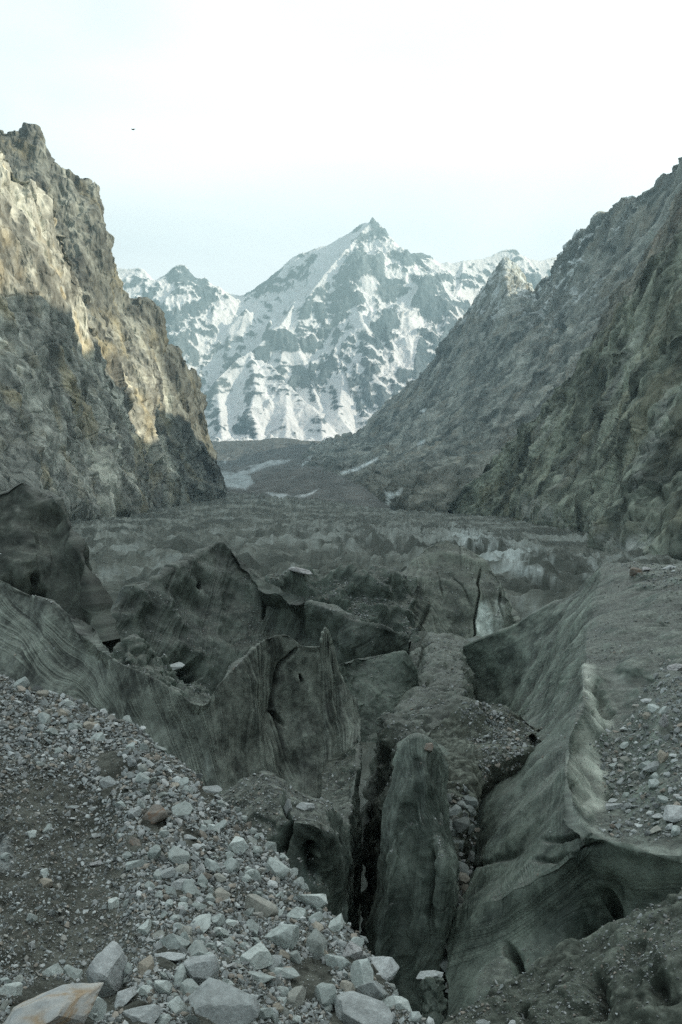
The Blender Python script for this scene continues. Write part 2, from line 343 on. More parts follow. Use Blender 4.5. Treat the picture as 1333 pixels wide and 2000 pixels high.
H += (np.abs(fbm(X / 260, Y / 260, 2.2, 3)) - .2) * 60 * k
H = np.maximum(H, 10 + 20 * fbm(X / 300, Y / 300, 0, 3))
P = np.stack([X, Y, H], -1); Nf = gnormals(P); sx_ = 9.0 * 640 / nx
Hs = blur(H, max(1, int(3 / (sx_ / 9)))); cv1 = (H - blur(H, max(2, int(9 / (sx_ / 9))))) / 30; cv2 = (H - blur(H, max(3, int(26 / (sx_ / 9))))) / 90
Ns = gnormals(np.stack([X, Y, blur(H, 2)], -1))
cell = fbm(X / 420, Y / 420, H / 500 + 3, 4); med = fbm(X / 150, Y / 150, H / 110, 4, .6); fine = fbm(X / 45, Y / 45, H / 30, 4, .65)
wind = -Ns[..., 0] * .5                         # snow holds on the lee side
sc_ = (Ns[..., 2] - .60) * 2.6 + .46 * cell + .26 * med + .20 * fine - .34 * np.clip(cv1, -1.2, 1.2) - .30 * np.clip(cv2, -1.2, 1.2) + .16 * sstep(900, 2000, H) - wind * .3 + .17
qx_, qy_ = project(P)
for (cx, cy, rx, ry, an, am) in FAR_BLOBS:
    ca, sa = math.cos(R(an)), math.sin(R(an)); dx, dy = qx_ - cx + 10 * cell + 7 * med, qy_ - cy + 8 * fine - 8 * cell
    e2 = ((dx * ca + dy * sa) / rx) ** 2 + ((-dx * sa + dy * ca) / ry) ** 2
    sc_ = sc_ + am * np.exp(-e2 ** 1.5) * .95
led = fbm(X / 160, Y / 160, H / 26, 4, .65); lo_ = sstep(640, 760, qy_)
sc_ = sc_ + lo_ * (.62 * led - .16) + .22 * led * (1 - lo_)
snow = sstep(-0.06, 0.08, sc_)
rock = mixc((0.085,0.125,0.15), (0.17,0.21,0.23), sstep(-.5, .5, fine + cell))
colr = mixc(rock, np.array((0.86, 0.88, 0.9)), snow)
idx = np.arange(nx * ny).reshape(ny, nx); F = np.stack([idx[:-1,:-1], idx[:-1,1:], idx[1:,1:], idx[1:,:-1]], -1).reshape(-1, 4)
o = make_mesh('snow_mountain', P.reshape(-1, 3), F, colr.reshape(-1, 3), M_far, smooth=True); o['kind'] = 'structure'
o['label'] = 'snow covered pyramid peak closing the head of the valley'

# ================================================================== LEFT CLIFF
def cliff_disp(amp, sc, seed, dip=0.):
    def f(q):
        x, y, z = q.P0[..., 0] / sc, q.P0[..., 1] / sc, q.P0[..., 2] / sc
        w1 = fbm(x * .6, y * .6, z * .6 + seed, 3) * 0.5
        a = ridged(x + w1, y * .8, z * .30 + seed + w1 * .7, 5, .6)            # buttresses and gullies running downhill
        b = facet(x * 2.3 + w1, y * 2.3, z * 1.1 + w1, 5 + int(seed))
        c = facet(x * 7, y * 7, z * 4 + w1 * 3, 9)
        d = fbm(x * 6, y * 6, z * 4, 4, .62)
        e = ridged(x * 4 + w1 * 2, y * 4, z * 1.3 + seed * 2, 3, .6)
        j1 = np.exp(-(perlin(x * 4.5 + w1 * 2, y * 4.5, z * .9 + seed) / .07) ** 2); j2 = np.exp(-(perlin(x * 9 + w1 * 3 + z * 2, y * 9, z * 3.5 + seed) / .10) ** 2)
        j3 = np.exp(-(perlin(x * 2 + 5, y * 2, z * 5 + w1 * 3) / .05) ** 2)
        ac = q.su * math.cos(dip) + q.sv * math.sin(dip); al = q.sv * math.cos(dip) - q.su * math.sin(dip)
        fl = ridged((ac / sc + w1 * .4) / .30, al / (sc * 1.9), seed + 5.5, 4, .6)
        return amp * .42 * (fl - .4) - amp * (.13 * j1 + .06 * j2 + .07 * j3) + amp * (a * .85 + b * .32 + c * .20 + d * .12 + e * .26 - .4)
    return f
def cliff_col(dark, pale, warm, sc, seed, extra=None, dip=0.):
    def f(q):
        x, y, z = q.P[..., 0] / sc, q.P[..., 1] / sc, q.P[..., 2] / sc
        wv = fbm(x, y, z + seed, 3) * 1.2
        st = fbm(x * 3 + z * .6 + wv, y * 3, z * .7 + seed, 5, .6)            # streaks down the face
        bl = fbm(x * .8, y * .8 + 3, z * .8 + seed + wv, 4)
        rs = fbm(x * 1.7 + 9, y * 1.7, z * 1.1 + seed, 4)
        c = mixc(dark, pale, sstep(-.45, .55, st * .7 + bl * .7))
        c = mixc(c, np.array(warm), sstep(.05, .6, rs) * .75)
        fn = fbm(x * 12, y * 12, z * 9, 2, .6)
        ac = q.su * math.cos(dip) + q.sv * math.sin(dip); al = q.sv * math.cos(dip) - q.su * math.sin(dip)
        ds = fbm((ac + 14 * wv) / (sc * .16), al / (sc * 1.6), seed + 7., 4, .62); ds2 = fbm((ac + 20 * wv) / (sc * .6), al / (sc * 3.), seed + 3., 3, .6)
        c = c * (1 + .18 * fn + .48 * ds + .42 * ds2)[..., None]
        if extra: c = extra(q, c)
        return np.clip(c * np.array((.95, 1.0, .965)), 0.01, 0.9)
    return f
U2c = [(-250,150,1300),(-100,228,1400),(0,245,1500),(72,262,1550),(90,300,1560),(112,330,1570),(178,366,1600),(200,420,1620),(215,482,1640),(229,546,1650),(300,622,1700),(311,655,1750),(358,697,1850),(383,757,1900),(403,842,1900),(418,920,1850),(430,962,1800)]
U2f = [(-250,1015,700),(-100,1012,800),(0,1010,880),(60,1008,900),(100,1006,920),(140,1004,940),(180,1003,960),(215,1002,980),(236,1000,1000),(256,988,1100),(280,975,1300),(300,970,1400),(330,970,1500),(360,971,1600),(390,971,1680),(412,971,1750),(432,971,1795)]
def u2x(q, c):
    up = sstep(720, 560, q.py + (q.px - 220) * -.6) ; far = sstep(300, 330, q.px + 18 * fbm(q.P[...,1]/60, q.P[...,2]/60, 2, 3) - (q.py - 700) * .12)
    shade_amt = np.clip(up * .75 + far * .8, 0, 1)  # shade of the upper cliff and far buttress, painted into the rock colour
    return c * (1 - .72 * shade_amt)[..., None] * (1 - shade_amt[..., None] * np.array((.06, 0, -.04)))
r0 = behind(U2c, 120, 1.25); r1 = np.array(U2c, float)
rm1 = mix_rows(U2c, U2f, .33, .2); rm2 = mix_rows(U2c, U2f, .66, .55)
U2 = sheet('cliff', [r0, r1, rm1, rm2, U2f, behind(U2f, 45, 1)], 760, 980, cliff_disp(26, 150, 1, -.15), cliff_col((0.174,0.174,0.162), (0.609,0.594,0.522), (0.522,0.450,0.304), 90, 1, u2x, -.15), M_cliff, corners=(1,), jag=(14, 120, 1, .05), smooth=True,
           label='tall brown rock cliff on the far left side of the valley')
U1c = [(-260,120,950),(-60,240,1050),(0,288,1080),(50,343,1100),(108,411,1130),(132,470,1150),(150,548,1180),(165,605,1200),(187,655,1230),(212,725,1260),(238,800,1290),(262,880,1300),(268,965,1300)]
U1f = [(-260,1040,500),(-60,1030,620),(0,1022,700),(50,1015,760),(95,1008,820),(125,1004,860),(150,1004,900),(175,1004,930),(195,1004,960),(215,1003,990),(236,1001,1020),(252,992,1080),(268,985,1160)]
m1, m2 = mix_rows(U1c, U1f, .3, .18), mix_rows(U1c, U1f, .65, .5)
def u1x(q, c):
    lo = sstep(780, 980, q.py + 40 * fbm(q.P[...,0]/50, q.P[...,1]/50, q.P[...,2]/50, 3))
    return mixc(c, np.array((.36,.36,.34)), lo * .35)
U1 = sheet('cliff', [behind(U1c, 160, 1.12), U1c, m1, m2, U1f, behind(U1f, 45, 1)], 680, 1050, cliff_disp(20, 130, 4, -.2), cliff_col((0.202,0.200,0.180), (0.585,0.575,0.514), (0.504,0.423,0.282), 80, 4, u1x, -.2), M_cliff, corners=(1,), jag=(8, 70, 1, .04), smooth=True,
           label='pale streaked rock slab of the near left cliff')

# ================================================================== RIGHT VALLEY WALL
c_ = [(610,872,5600),(690,846,5200),(760,785,5000),(830,718,4800),(880,655,4600),(920,600,4400),(950,552,4300),(985,498,4200),(1012,528,4250),(1047,568,4000),(1080,520,3600),(1108,487,3400),(1141,445,3200),(1190,412,3000),(1224,385,2900),(1258,370,2800),(1300,335,2700),(1333,303,2600),(1400,230,2500),(1520,150,2400)]
a_ = [(600,885,4800),(672,880,4400),(752,850,4200),(830,790,4000),(880,760,3700),(930,725,3500),(965,705,3400),(1000,675,3300),(1035,660,3200),(1072,650,3000),(1108,630,2850),(1142,600,2750),(1182,570,2650),(1228,540,2500),(1262,520,2400),(1300,500,2300),(1336,480,2200),(1370,450,2100),(1440,400,2000),(1560,330,1900)]
b_ = [(590,900,4200),(650,905,3600),(735,903,3200),(800,890,2950),(850,878,2700),(900,870,2500),(940,862,2400),(985,850,2300),(1030,830,2200),(1075,800,2100),(1120,775,2000),(1160,750,1920),(1205,720,1850),(1250,690,1750),(1290,670,1700),(1330,650,1650),(1370,630,1600),(1410,600,1550),(1480,560,1500),(1600,500,1450)]
f_ = [(575,925,3800),(640,940,2900),(705,965,2200),(748,987,1800),(800,996,1600),(850,1002,1500),(900,1004,1420),(945,1005,1370),(990,1008,1320),(1040,1010,1290),(1090,1020,1200),(1140,1030,1150),(1180,1040,1100),(1230,1050,1050),(1270,1060,1000),(1310,1060,980),(1340,1060,960),(1400,1060,950),(1480,1060,940),(1600,1060,930)]
def rw_x(q, c):
    hi = sstep(700, 560, q.py) * sstep(1300, 1000, q.px)
    n = fbm(q.P[...,0]/110, q.P[...,1]/110, q.P[...,2]/60, 5, .65)
    sn = sstep(.14, .36, n + q.N[..., 2] * .6 + hi * .5 - .60)
    hi2 = sstep(560, 450, q.py) * .8 + hi
    sn = sn * np.clip(hi2, 0, 1) * (1 - .45 * np.exp(-((q.px - 995) / 60) ** 2))
    for pts in [[(500,0),(501,0),(501,1)], ]: pass
    for pts in RW_SNOW: sn = np.maximum(sn, poly_mask(q.px, q.py, pts, 1.6))
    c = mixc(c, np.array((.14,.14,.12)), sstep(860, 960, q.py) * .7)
    for (pts, al) in RW_CHUTE: c = mixc(c, np.array((.42,.40,.36)), poly_mask(q.px + 5*fbm(q.P[...,0]/30,q.P[...,1]/30,q.P[...,2]/30,3), q.py, pts, 5) * al * (.6 + .6*n.clip(-.5,.6)))
    return mixc(c, np.array((.80,.84,.86)), sn)
RW_SNOW = [[(752,960),(770,962),(786,953),(784,964),(770,972),(762,975),(760,990),(752,992),(756,972)],
           [(662,923),(700,912),(742,891),(738,897),(702,918),(668,926)], [(570,915),(584,906),(610,889),(606,898),(590,910)],
           [(820,862),(832,858),(828,866),(815,870)], [(820,803),(833,797),(829,806)]]
RW_CHUTE = [([(1060,560),(1100,590),(1040,700),(990,760),(1010,690)], .25), ([(880,900),(905,905),(840,990),(800,985)], .3), ([(1100,860),(1120,850),(1040,960),(1000,1000),(1010,960)], .4), ([(850,780),(870,760),(820,850),(800,850)], .3),([(1000,800),(1020,790),(965,890),(915,975),(900,990),(905,970),(940,905)], .55), ([(1180,700),(1195,690),(1150,760),(1080,810),(1060,820),(1100,770)], .6)]
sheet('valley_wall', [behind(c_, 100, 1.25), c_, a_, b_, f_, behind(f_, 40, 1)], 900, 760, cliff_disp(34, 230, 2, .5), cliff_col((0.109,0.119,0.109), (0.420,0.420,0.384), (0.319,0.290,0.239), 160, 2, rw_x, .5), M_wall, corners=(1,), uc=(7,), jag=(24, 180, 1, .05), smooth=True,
      label='dark rocky mountainside with a small crag on the right of the valley')
c3 = [(1105,775,1780),(1122,745,1770),(1150,690,1760),(1182,618,1750),(1215,560,1740),(1262,500,1700),(1300,430,1660),(1333,368,1620),(1400,280,1560),(1500,150,1500)]
f3 = [(1060,880,1500),(1085,860,1480),(1120,830,1450),(1160,800,1400),(1200,780,1350),(1260,740,1300),(1300,700,1250),(1350,660,1200),(1420,600,1150),(1520,500,1100)]
sheet('valley_wall', [behind(c3, 90, 1.12), c3, mix_rows(c3, f3, .4, .35), f3], 420, 520, cliff_disp(16, 130, 8, .5), cliff_col((0.145,0.145,0.123), (0.377,0.355,0.304), (0.319,0.261,0.210), 90, 8, None, .5), M_wall, corners=(1,), smooth=True, jag=(9, 90, 1, .06),
      label='pale brown slab between the crag and the near right rock face')
c2 = [(880,993,1320),(940,935,1310),(1000,868,1270),(1055,798,1220),(1105,742,1170),(1165,690,1100),(1190,645,1060),(1215,600,1030),(1255,558,990),(1290,507,950),(1333,460,910),(1400,380,870),(1550,240,800),(1800,0,720),(2300,-350,620)]
f2 = [(885,1003,1290),(930,1005,1240),(975,1006,1180),(1012,1006,1100),(1022,1018,1000),(1060,1028,900),(1100,1028,820),(1135,1035,740),(1165,1060,640),(1200,1093,520),(1260,1100,460),(1340,1100,420),(1500,1110,400),(1750,1150,360),(2200,1250,300)]
def r2x(q, c):
    for (pts, al) in R2_PALE: c = mixc(c, np.array((.46,.47,.45)), poly_mask(q.px + 7*fbm(q.P[...,0]/12,q.P[...,1]/12,q.P[...,2]/12,3), q.py + 5*fbm(q.P[...,0]/9,q.P[...,1]/9,q.P[...,2]/9,3), pts, 9) * al * sstep(-.5,.3,fbm(q.P[...,0]/6,q.P[...,1]/6,q.P[...,2]/14,3)))
    return c
R2_PALE = [([(1240,640),(1262,620),(1235,720),(1180,800),(1190,740)], .4), ([(1300,760),(1320,740),(1290,860),(1240,960),(1235,920),(1270,840)], .4), ([(1150,860),(1175,840),(1120,930),(1070,970),(1080,930)], .4), ([(1050,830),(1100,790),(1110,800),(1060,870),(1030,900)], .5),([(1013,1000),(1020,965),(1050,975),(1100,1010),(1105,1020),(1040,1018),(1015,1012)], .7), ([(1138,1020),(1145,1000),(1160,1030),(1210,1050),(1250,1060),(1260,1075),(1205,1090),(1170,1060)], .6),
           ([(1200,1090),(1230,1050),(1270,1020),(1275,1060),(1240,1085)], .5)]
RW2 = sheet('valley_wall', [behind(c2, 150, 1.3), c2, mix_rows(c2, f2, .35, .25), mix_rows(c2, f2, .7, .6), f2, behind(f2, 45, 1)], 1050, 860, cliff_disp(17, 120, 6, .45), cliff_col((0.072,0.083,0.070), (0.360,0.387,0.324), (0.255,0.249,0.187), 75, 6, r2x, .45), M_cliff, corners=(1,), jag=(9, 80, 1, .05), smooth=True,
      label='brown furrowed rock face on the near right of the valley')

# same wall, unseen beside and behind the camera, crest shaped to shade the valley
nx, ny = 200, 220
X, Y = np.meshgrid(np.linspace(160, 1900, nx), np.linspace(-1300, 2400, ny))
crestx = 780 + 120 * fbm(Y / 700, 0, 2, 3) ; foot = 260 + 0.05 * np.abs(Y)
t = (X - foot) / (crestx - foot)
RIGHT_H = 590 + 175 * sstep(1500, 850, Y) + 25 * perlin(Y / 160, 0, 5)
H = np.where(t < 1, -60 + RIGHT_H * np.clip(t, 0, 1) ** 1.15, -60 + RIGHT_H * np.clip(1 - (t - 1) * .8, 0, 1))
H = H + (ridged(X / 240, Y / 240, 1, 5) - .3) * 70 * sstep(0, .3, t)
own = (X / np.maximum(Y, 1) < 0.40) & (Y > 60)
H = np.where(own, -260, H)
idx = np.arange(nx * ny).reshape(ny, nx); F = np.stack([idx[:-1,:-1], idx[:-1,1:], idx[1:,1:], idx[1:,:-1]], -1).reshape(-1, 4)
P = np.stack([X, Y, H], -1).reshape(-1, 3)
keep = ~(own.ravel()[F].all(1))
o = make_mesh('unseen_mountain', P, F[keep], np.tile((.15,.14,.125), (len(P), 1)), M_cliff); o['kind'] = 'structure'

# ================================================================== VALLEY FLOOR, MORAINES, GLACIER
M_mor = new_mat('moraine_debris', scale=0.05, tint=0.2, bump=0.5, dist=3, bscale=0.12)
def mor_col(q):
    n = fbm(q.P[...,0]/40, q.P[...,1]/120, q.P[...,2]/40, 5, .6)
    c = mixc((.085,.092,.084), (.15,.155,.142), sstep(-.5,.5,n))
    for pts, cc in MOR_ICE: c = mixc(c, np.array(cc), poly_mask(q.px + 4*n, q.py + 3*n, pts, 2.5) * np.clip(.75 + n*.7, 0, 1))
    return c
MOR_ICE = [([(465,922),(500,908),(530,900),(570,897),(560,903),(520,912),(495,922),(470,930)], (.5,.56,.56)),
           ([(425,918),(450,922),(490,930),(496,945),(480,956),(445,952),(430,940)], (.40,.46,.46)),
           ([(520,962),(560,966),(590,972),(575,978),(540,974)], (.45,.5,.5)), ([(578,968),(600,965),(622,954),(612,966),(592,971)], (.62,.68,.68)),
           ([(435,903),(448,893),(440,905)], (.5,.55,.55))]
sheet('moraine', [[(380,905,7000),(470,905,7000),(560,905,7000),(640,905,7000),(720,905,7000)],
                  [(380,864,6400),(470,859,6300),(560,858,6200),(640,862,6100),(720,866,5900)],
                  [(380,900,5200),(450,912,5000),(540,893,4800),(620,885,4700),(700,895,4500)],
                  [(380,915,4200),(450,918,4000),(530,905,3900),(600,905,3700),(680,910,3500)],
                  [(380,935,2900),(450,937,2800),(520,935,2700),(600,935,2600),(680,935,2500)],
                  [(380,960,2200),(450,962,2150),(520,963,2100),(600,970,1950),(700,985,1750)],
                  [(360,1000,1700),(440,1000,1700),(520,1000,1650),(600,1000,1600),(720,1010,1500)]], 420, 300,
      lambda q: 16 * (ridged(q.P0[...,0]/160, q.P0[...,1]/300, 0, 4) - .4) + 3 * fbm(q.P0[...,0]/30, q.P0[...,1]/30, 0, 4, .6), mor_col, M_mor, corners=(1,), smooth=True, label='grey moraine walls around the bend of the glacier')
sheet('moraine', [[(470,975,2900),(540,975,2900),(620,975,2800),(700,985,2500),(780,1010,2000)],
                  [(475,957,2350),(540,925,2500),(600,915,2450),(680,935,2200),(765,992,1680)],
                  [(500,968,2000),(560,960,2050),(620,955,2050),(690,965,1900),(766,998,1600)],
                  [(520,985,1750),(570,985,1750),(630,990,1700),(700,1000,1600),(768,1006,1520)]], 300, 120,
      lambda q: 5 * fbm(q.P0[...,0]/60, q.P0[...,1]/120, 0, 4), mor_col, M_mor, corners=(1,), smooth=True, label='smooth grey debris cone below the right valley wall')

gv = np.array([(-5000, -2400, -300), (6300, -2400, -300), (6300, 11300, -300), (-5000, 11300, -300)], float)
o = make_mesh('ground', gv, np.array([[0, 1, 2, 3]]), np.tile((.09, .095, .085), (4, 1)), M_mor); o['kind'] = 'structure'
# glacier surface from the bend down to the near ridges
gf = [[(-300,1000,1700),(0,995,1700),(250,985,1850),(440,962,2150),(600,972,1900),(760,995,1600),(900,1003,1350),(1050,1012,1100),(1250,1030,900),(1700,1040,800)],
      [(-300,1030,1000),(0,1018,1000),(250,1005,1150),(440,998,1350),(600,1003,1250),(760,1012,1130),(900,1018,1020),(1050,1028,880),(1250,1060,620),(1700,1080,600)],
      [(-300,1070,600),(0,1055,640),(250,1040,700),(440,1032,760),(600,1035,760),(760,1040,740),(900,1050,680),(1050,1062,580),(1250,1100,440),(1700,1130,420)],
      [(-300,1130,340),(0,1110,360),(250,1085,400),(440,1075,430),(600,1075,430),(760,1078,420),(900,1088,400),(1050,1098,380),(1250,1130,320),(1700,1180,300)],
      [(-300,1230,200),(0,1200,210),(250,1150,240),(440,1135,250),(600,1135,250),(760,1135,250),(900,1140,250),(1050,1140,250),(1250,1180,230),(1700,1260,200)],
      [(-300,1400,130),(0,1330,130),(250,1240,150),(440,1220,150),(600,1215,150),(760,1215,150),(900,1210,155),(1050,1200,160),(1250,1260,150),(1700,1400,130)],
      [(-300,1800,85),(0,1600,85),(250,1450,90),(440,1400,90),(600,1400,90),(760,1400,90),(900,1400,90),(1050,1400,90),(1250,1450,90),(1700,1700,85)],
      [(-900,3600,22),(-200,3300,22),(250,3100,22),(440,3000,22),(600,2900,22),(760,2900,22),(900,2900,22),(1050,2900,22),(1250,3100,22),(2000,3600,22)]]
def band(q):
    # belt of open seracs: follows the right-hand flow line, plus a paler strip on the left margin
    a = poly_mask(q.px, q.py, [(600,1015),(760,1010),(900,1025),(1010,1060),(1100,1090),(1170,1098),(1150,1125),(1060,1135),(960,1110),(880,1090),(800,1090),(700,1075),(600,1060),(520,1040)], 22)
    b = poly_mask(q.px, q.py, [(120,1022),(210,1010),(300,1005),(420,985),(520,985),(430,1000),(310,1022),(250,1040),(180,1062),(130,1060)], 12)
    return a, b
def field_disp(q):
    a, b = band(q); m = np.clip(a + b * .6, 0, 1)
    x, y = q.P0[..., 0], q.P0[..., 1]
    s = np.clip(y / 420, .35, 3.2)
    sh = 1 - np.abs(perlin(x / 6 + y / 40, y / 15, 2)) * 2; sh2 = 1 - np.abs(perlin(x / 2.9, y / 6 - x / 30, 5)) * 2
    n = ridged(x / 34 , y / 60, 3, 4, .5); n2 = fbm(x / 6, y / 9, 1, 4, .6)
    keep = sstep(24, 60, y)
    smooth = poly_mask(q.px, q.py, [(860,1005),(1010,1012),(1130,1040),(1200,1100),(1150,1097),(1080,1085),(1000,1050),(920,1018)], 12)
    return keep * (1 - .6 * smooth) * ((n - .4) * 11.0 * (1 - .6 * sstep(500, 1000, y)) + (ridged(x / 16, y / 30, 9, 3, .5) - .4) * 2.0 + n2 * 1.5 + m * (sh * 2.3 + sh2 * 1.6) * np.clip(s, .6, 1.0) + (1-m) * facet(x / 5, y / 9, 0 * x) * 1.0)
def field_col(q):
    a, b = band(q)
    n = fbm(q.P[...,0]/7, q.P[...,1]/14, q.P[...,2]/5, 5, .65); g = fbm(q.P[...,0]/45, q.P[...,1]/90, 4, 4)
    n = n + .8 * g
    c = mixc((0.064,0.073,0.063), (0.161,0.171,0.151), sstep(-.4,.5,n + .4*g))
    up = q.P[..., 2] - q.P0[..., 2]
    cl = sstep(-.15, .4, n + .05 * up + (1 - q.N[..., 2]) * .6 - .25)
    c = mixc(c, np.array((.42,.46,.455)), np.clip(a * cl * (.28 + .85 * sstep(840, 930, q.px)), 0, 1)); c = mixc(c, np.array((.30,.32,.30)), np.clip(b * cl * .6, 0, 1))
    c = mixc(c, np.array((.3,.33,.32)), (1 - np.clip(a + b, 0, 1)) * sstep(.25, .7, n + g * .5) * .5)
    return c * np.array((.98, 1.02, .99))
FIELD = sheet('glacier', gf, 1100, 900, field_disp, field_col, M_field, smooth=True, label='broken debris covered glacier filling the valley')

# ------------------------------------------------------------------ near ice
def ice_disp(amp, sc, streak=None, rubble=0.0, seed=0, rw=1.0):
    def f(q):
        x, y, z = q.P0[..., 0] / sc, q.P0[..., 1] / sc, q.P0[..., 2] / sc
        d = amp * (fbm(x, y, z + seed, 4, .5) + .35 * rw * (ridged(x * 1.7, y * 1.7, z * 1.2 + seed, 4) - .4))
        if streak:
            th, W, Ln, sa = streak; q.streak = st = streaks(q, th, W, Ln, seed)
            d = d + sa * st
        if rubble: d = d + rubble * facet(x * 6, y * 6, z * 6)
        return d
    return f
def streaks(q, th, W, Ln, seed):
    th = R(th) if not callable(th) else th(q)
    a = np.cos(th) * q.su + np.sin(th) * q.sv; c = -np.sin(th) * q.su + np.cos(th) * q.sv
    wv = fbm(a / Ln * 1.5, c / Ln * 2, seed, 3) * W * 3.0
    s1 = .5 * ridged((c + wv) / W, a / Ln, seed + .5, 3, .6) + .6 * ridged((c + 1.4 * wv) / (W * 3.1), a / (Ln * 1.6), seed + 4.5, 3, .6); s2 = fbm((c + wv) / (W * .35), a / (Ln * .5), seed + 2.5, 3, .6)
    return ((s1 - .4) * .7 + s2 * .5) * (.25 + .75 * sstep(-.35, .35, fbm(a / Ln * .8, c / (Ln * .3), seed + 9, 3)))
ICE_D, ICE_M, ICE_P = (0.036,0.048,0.041), (0.115,0.136,0.119), (.40,.44,.42)
def ice_col(dark=ICE_D, mid=ICE_M, grit=.6, pale=(), seed=0, sc=1.0, up_lo=.72, up_hi=.9, sk=.6):
    def f(q):
        x, y, z = q.P[..., 0] / sc, q.P[..., 1] / sc, q.P[..., 2] / sc
        st = getattr(q, 'streak', 0); n = fbm(x * .8, y * .8, z * .8 + seed, 4, .6)
        spk = fbm(x * 5, y * 5, z * 5, 3, .7)
        c = mixc(dark, np.array(mid) * 1.3, sstep(-.8, .8, st * sk + n * .9 + spk * .45))
        gr = sstep(up_lo, up_hi, q.N[..., 2] + .12 * n) * grit
        sp = fbm(x * 7, y * 7, z * 7, 3, .7)
        c = mixc(c, mixc((0.050,0.056,0.048), (0.182,0.193,0.171), sstep(-.4, .6, sp)), gr)
        nn = fbm(x * 2.2, y * 2.2, z * 1.2, 4, .6)
        for pts, soft, al, cc in pale:
            c = mixc(c, np.array(cc), np.clip(poly_mask(q.px + soft * .8 * nn, q.py + soft * .8 * n, pts, soft) * al * (.75 + .7 * nn + .3 * st), 0, 1))
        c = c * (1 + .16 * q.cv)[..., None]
        return np.clip(c, .008, .8)
    return lambda q: f(q) * np.array((1.0, 1.045, .985))
def rr(rows): return [np.array(r, float) for r in rows]

# lumps between the dome and the fins
Hc = [(500,1175,106),(530,1150,108),(560,1124,112),(600,1106,114),(640,1118,113),(680,1124,112),(720,1138,112),(770,1128,115),(810,1150,116)]
Hl = [(500,1260,94),(530,1250,95),(560,1245,96),(600,1250,96),(640,1252,96),(680,1256,96),(720,1260,97),(770,1262,98),(810,1262,100)]
Hl = [(x_, y_, w_ + 7) for x_, y_, w_ in Hl]
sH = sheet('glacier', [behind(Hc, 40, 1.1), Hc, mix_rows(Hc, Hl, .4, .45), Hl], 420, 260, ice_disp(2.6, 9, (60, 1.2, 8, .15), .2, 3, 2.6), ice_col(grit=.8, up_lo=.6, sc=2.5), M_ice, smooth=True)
# dome with the white patch and the cracks
Gc = [(690,1210,118),(735,1165,122),(785,1115,125),(828,1073,127),(868,1057,128),(915,1067,127),(952,1095,125),(980,1140,122),(998,1180,118),(1016,1222,113)]
Gl = [(700,1275,106),(745,1280,105),(795,1285,104),(845,1290,103),(890,1292,103),(925,1290,103),(955,1288,103),(980,1280,104),(1000,1270,105),(1022,1255,106)]
Gl = [(x_, y_, w_ + 11) for x_, y_, w_ in Gl]
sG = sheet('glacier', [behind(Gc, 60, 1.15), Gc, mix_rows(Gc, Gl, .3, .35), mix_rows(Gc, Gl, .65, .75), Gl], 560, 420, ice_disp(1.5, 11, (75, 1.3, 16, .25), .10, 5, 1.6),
  ice_col(dark=(0.063,0.073,0.063), mid=(0.17,0.185,0.16), grit=.5, sc=3, sk=1.5, pale=[([(930,1205),(938,1178),(950,1172),(962,1205),(965,1250),(930,1252)], 6, 1.0, (.58,.64,.62)), ([(968,1165),(985,1175),(982,1250),(966,1240)], 5, .6, (.42,.46,.44)), ([(780,1215),(800,1205),(806,1240),(785,1240)], 4, .7, (.4,.44,.42))]), M_ice, corners=(1,),
  carve=[([(940,1108),(933,1140),(936,1165),(927,1205),(929,1230),(921,1262)], 1.7, 1.1), ([(884,1130),(903,1150),(918,1178)], 1.5, .25), ([(855,1120),(860,1150),(866,1170)], 1.5, .2), ([(806,1250),(826,1200),(838,1180)], 4, .8), ([(978,1150),(976,1180),(985,1210)], 2, .4)])
# hump on the left with the bowl beside it
Ec = [(180,1230,74),(230,1185,76),(290,1145,80),(345,1115,84),(395,1085,88),(430,1064,90),(468,1082,90),(500,1122,88),(550,1155,84),(605,1178,80),(652,1194,77),(690,1214,75),(740,1224,74),(800,1245,73)]
El = [(190,1360,58),(240,1370,60),(300,1380,62),(350,1390,64),(395,1390,66),(430,1370,68),(465,1350,70),(500,1340,70),(550,1335,70),(600,1335,68),(645,1330,66),(690,1325,66),(740,1330,65),(800,1340,64)]
El = [(x_, y_, w_ + 9) for x_, y_, w_ in El]
Em = mix_rows(Ec, El, .35, .3); Em[8:11, 1] += 5; Em[8:11, 2] += 1.5; Em2 = mix_rows(Ec, El, .7, .75)
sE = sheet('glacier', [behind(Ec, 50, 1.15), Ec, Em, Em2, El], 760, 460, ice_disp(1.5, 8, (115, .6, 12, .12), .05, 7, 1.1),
  ice_col(dark=(0.023,0.031,0.026), mid=(0.083,0.098,0.086), grit=.45, sc=2.5, sk=1.2, pale=[([(395,1100),(425,1075),(440,1105),(430,1160),(410,1150)], 9, .45, (.24,.26,.24)), ([(385,1165),(395,1135),(400,1160),(390,1178)], 3, .6, (.26,.28,.26))]), M_ice, corners=(1,),
  carve=[([(500,1130),(506,1170),(512,1200)], 1.8, .6), ([(380,1150),(392,1145)], 5, .9), ([(365,1290),(378,1330)], 15, 4.5)])
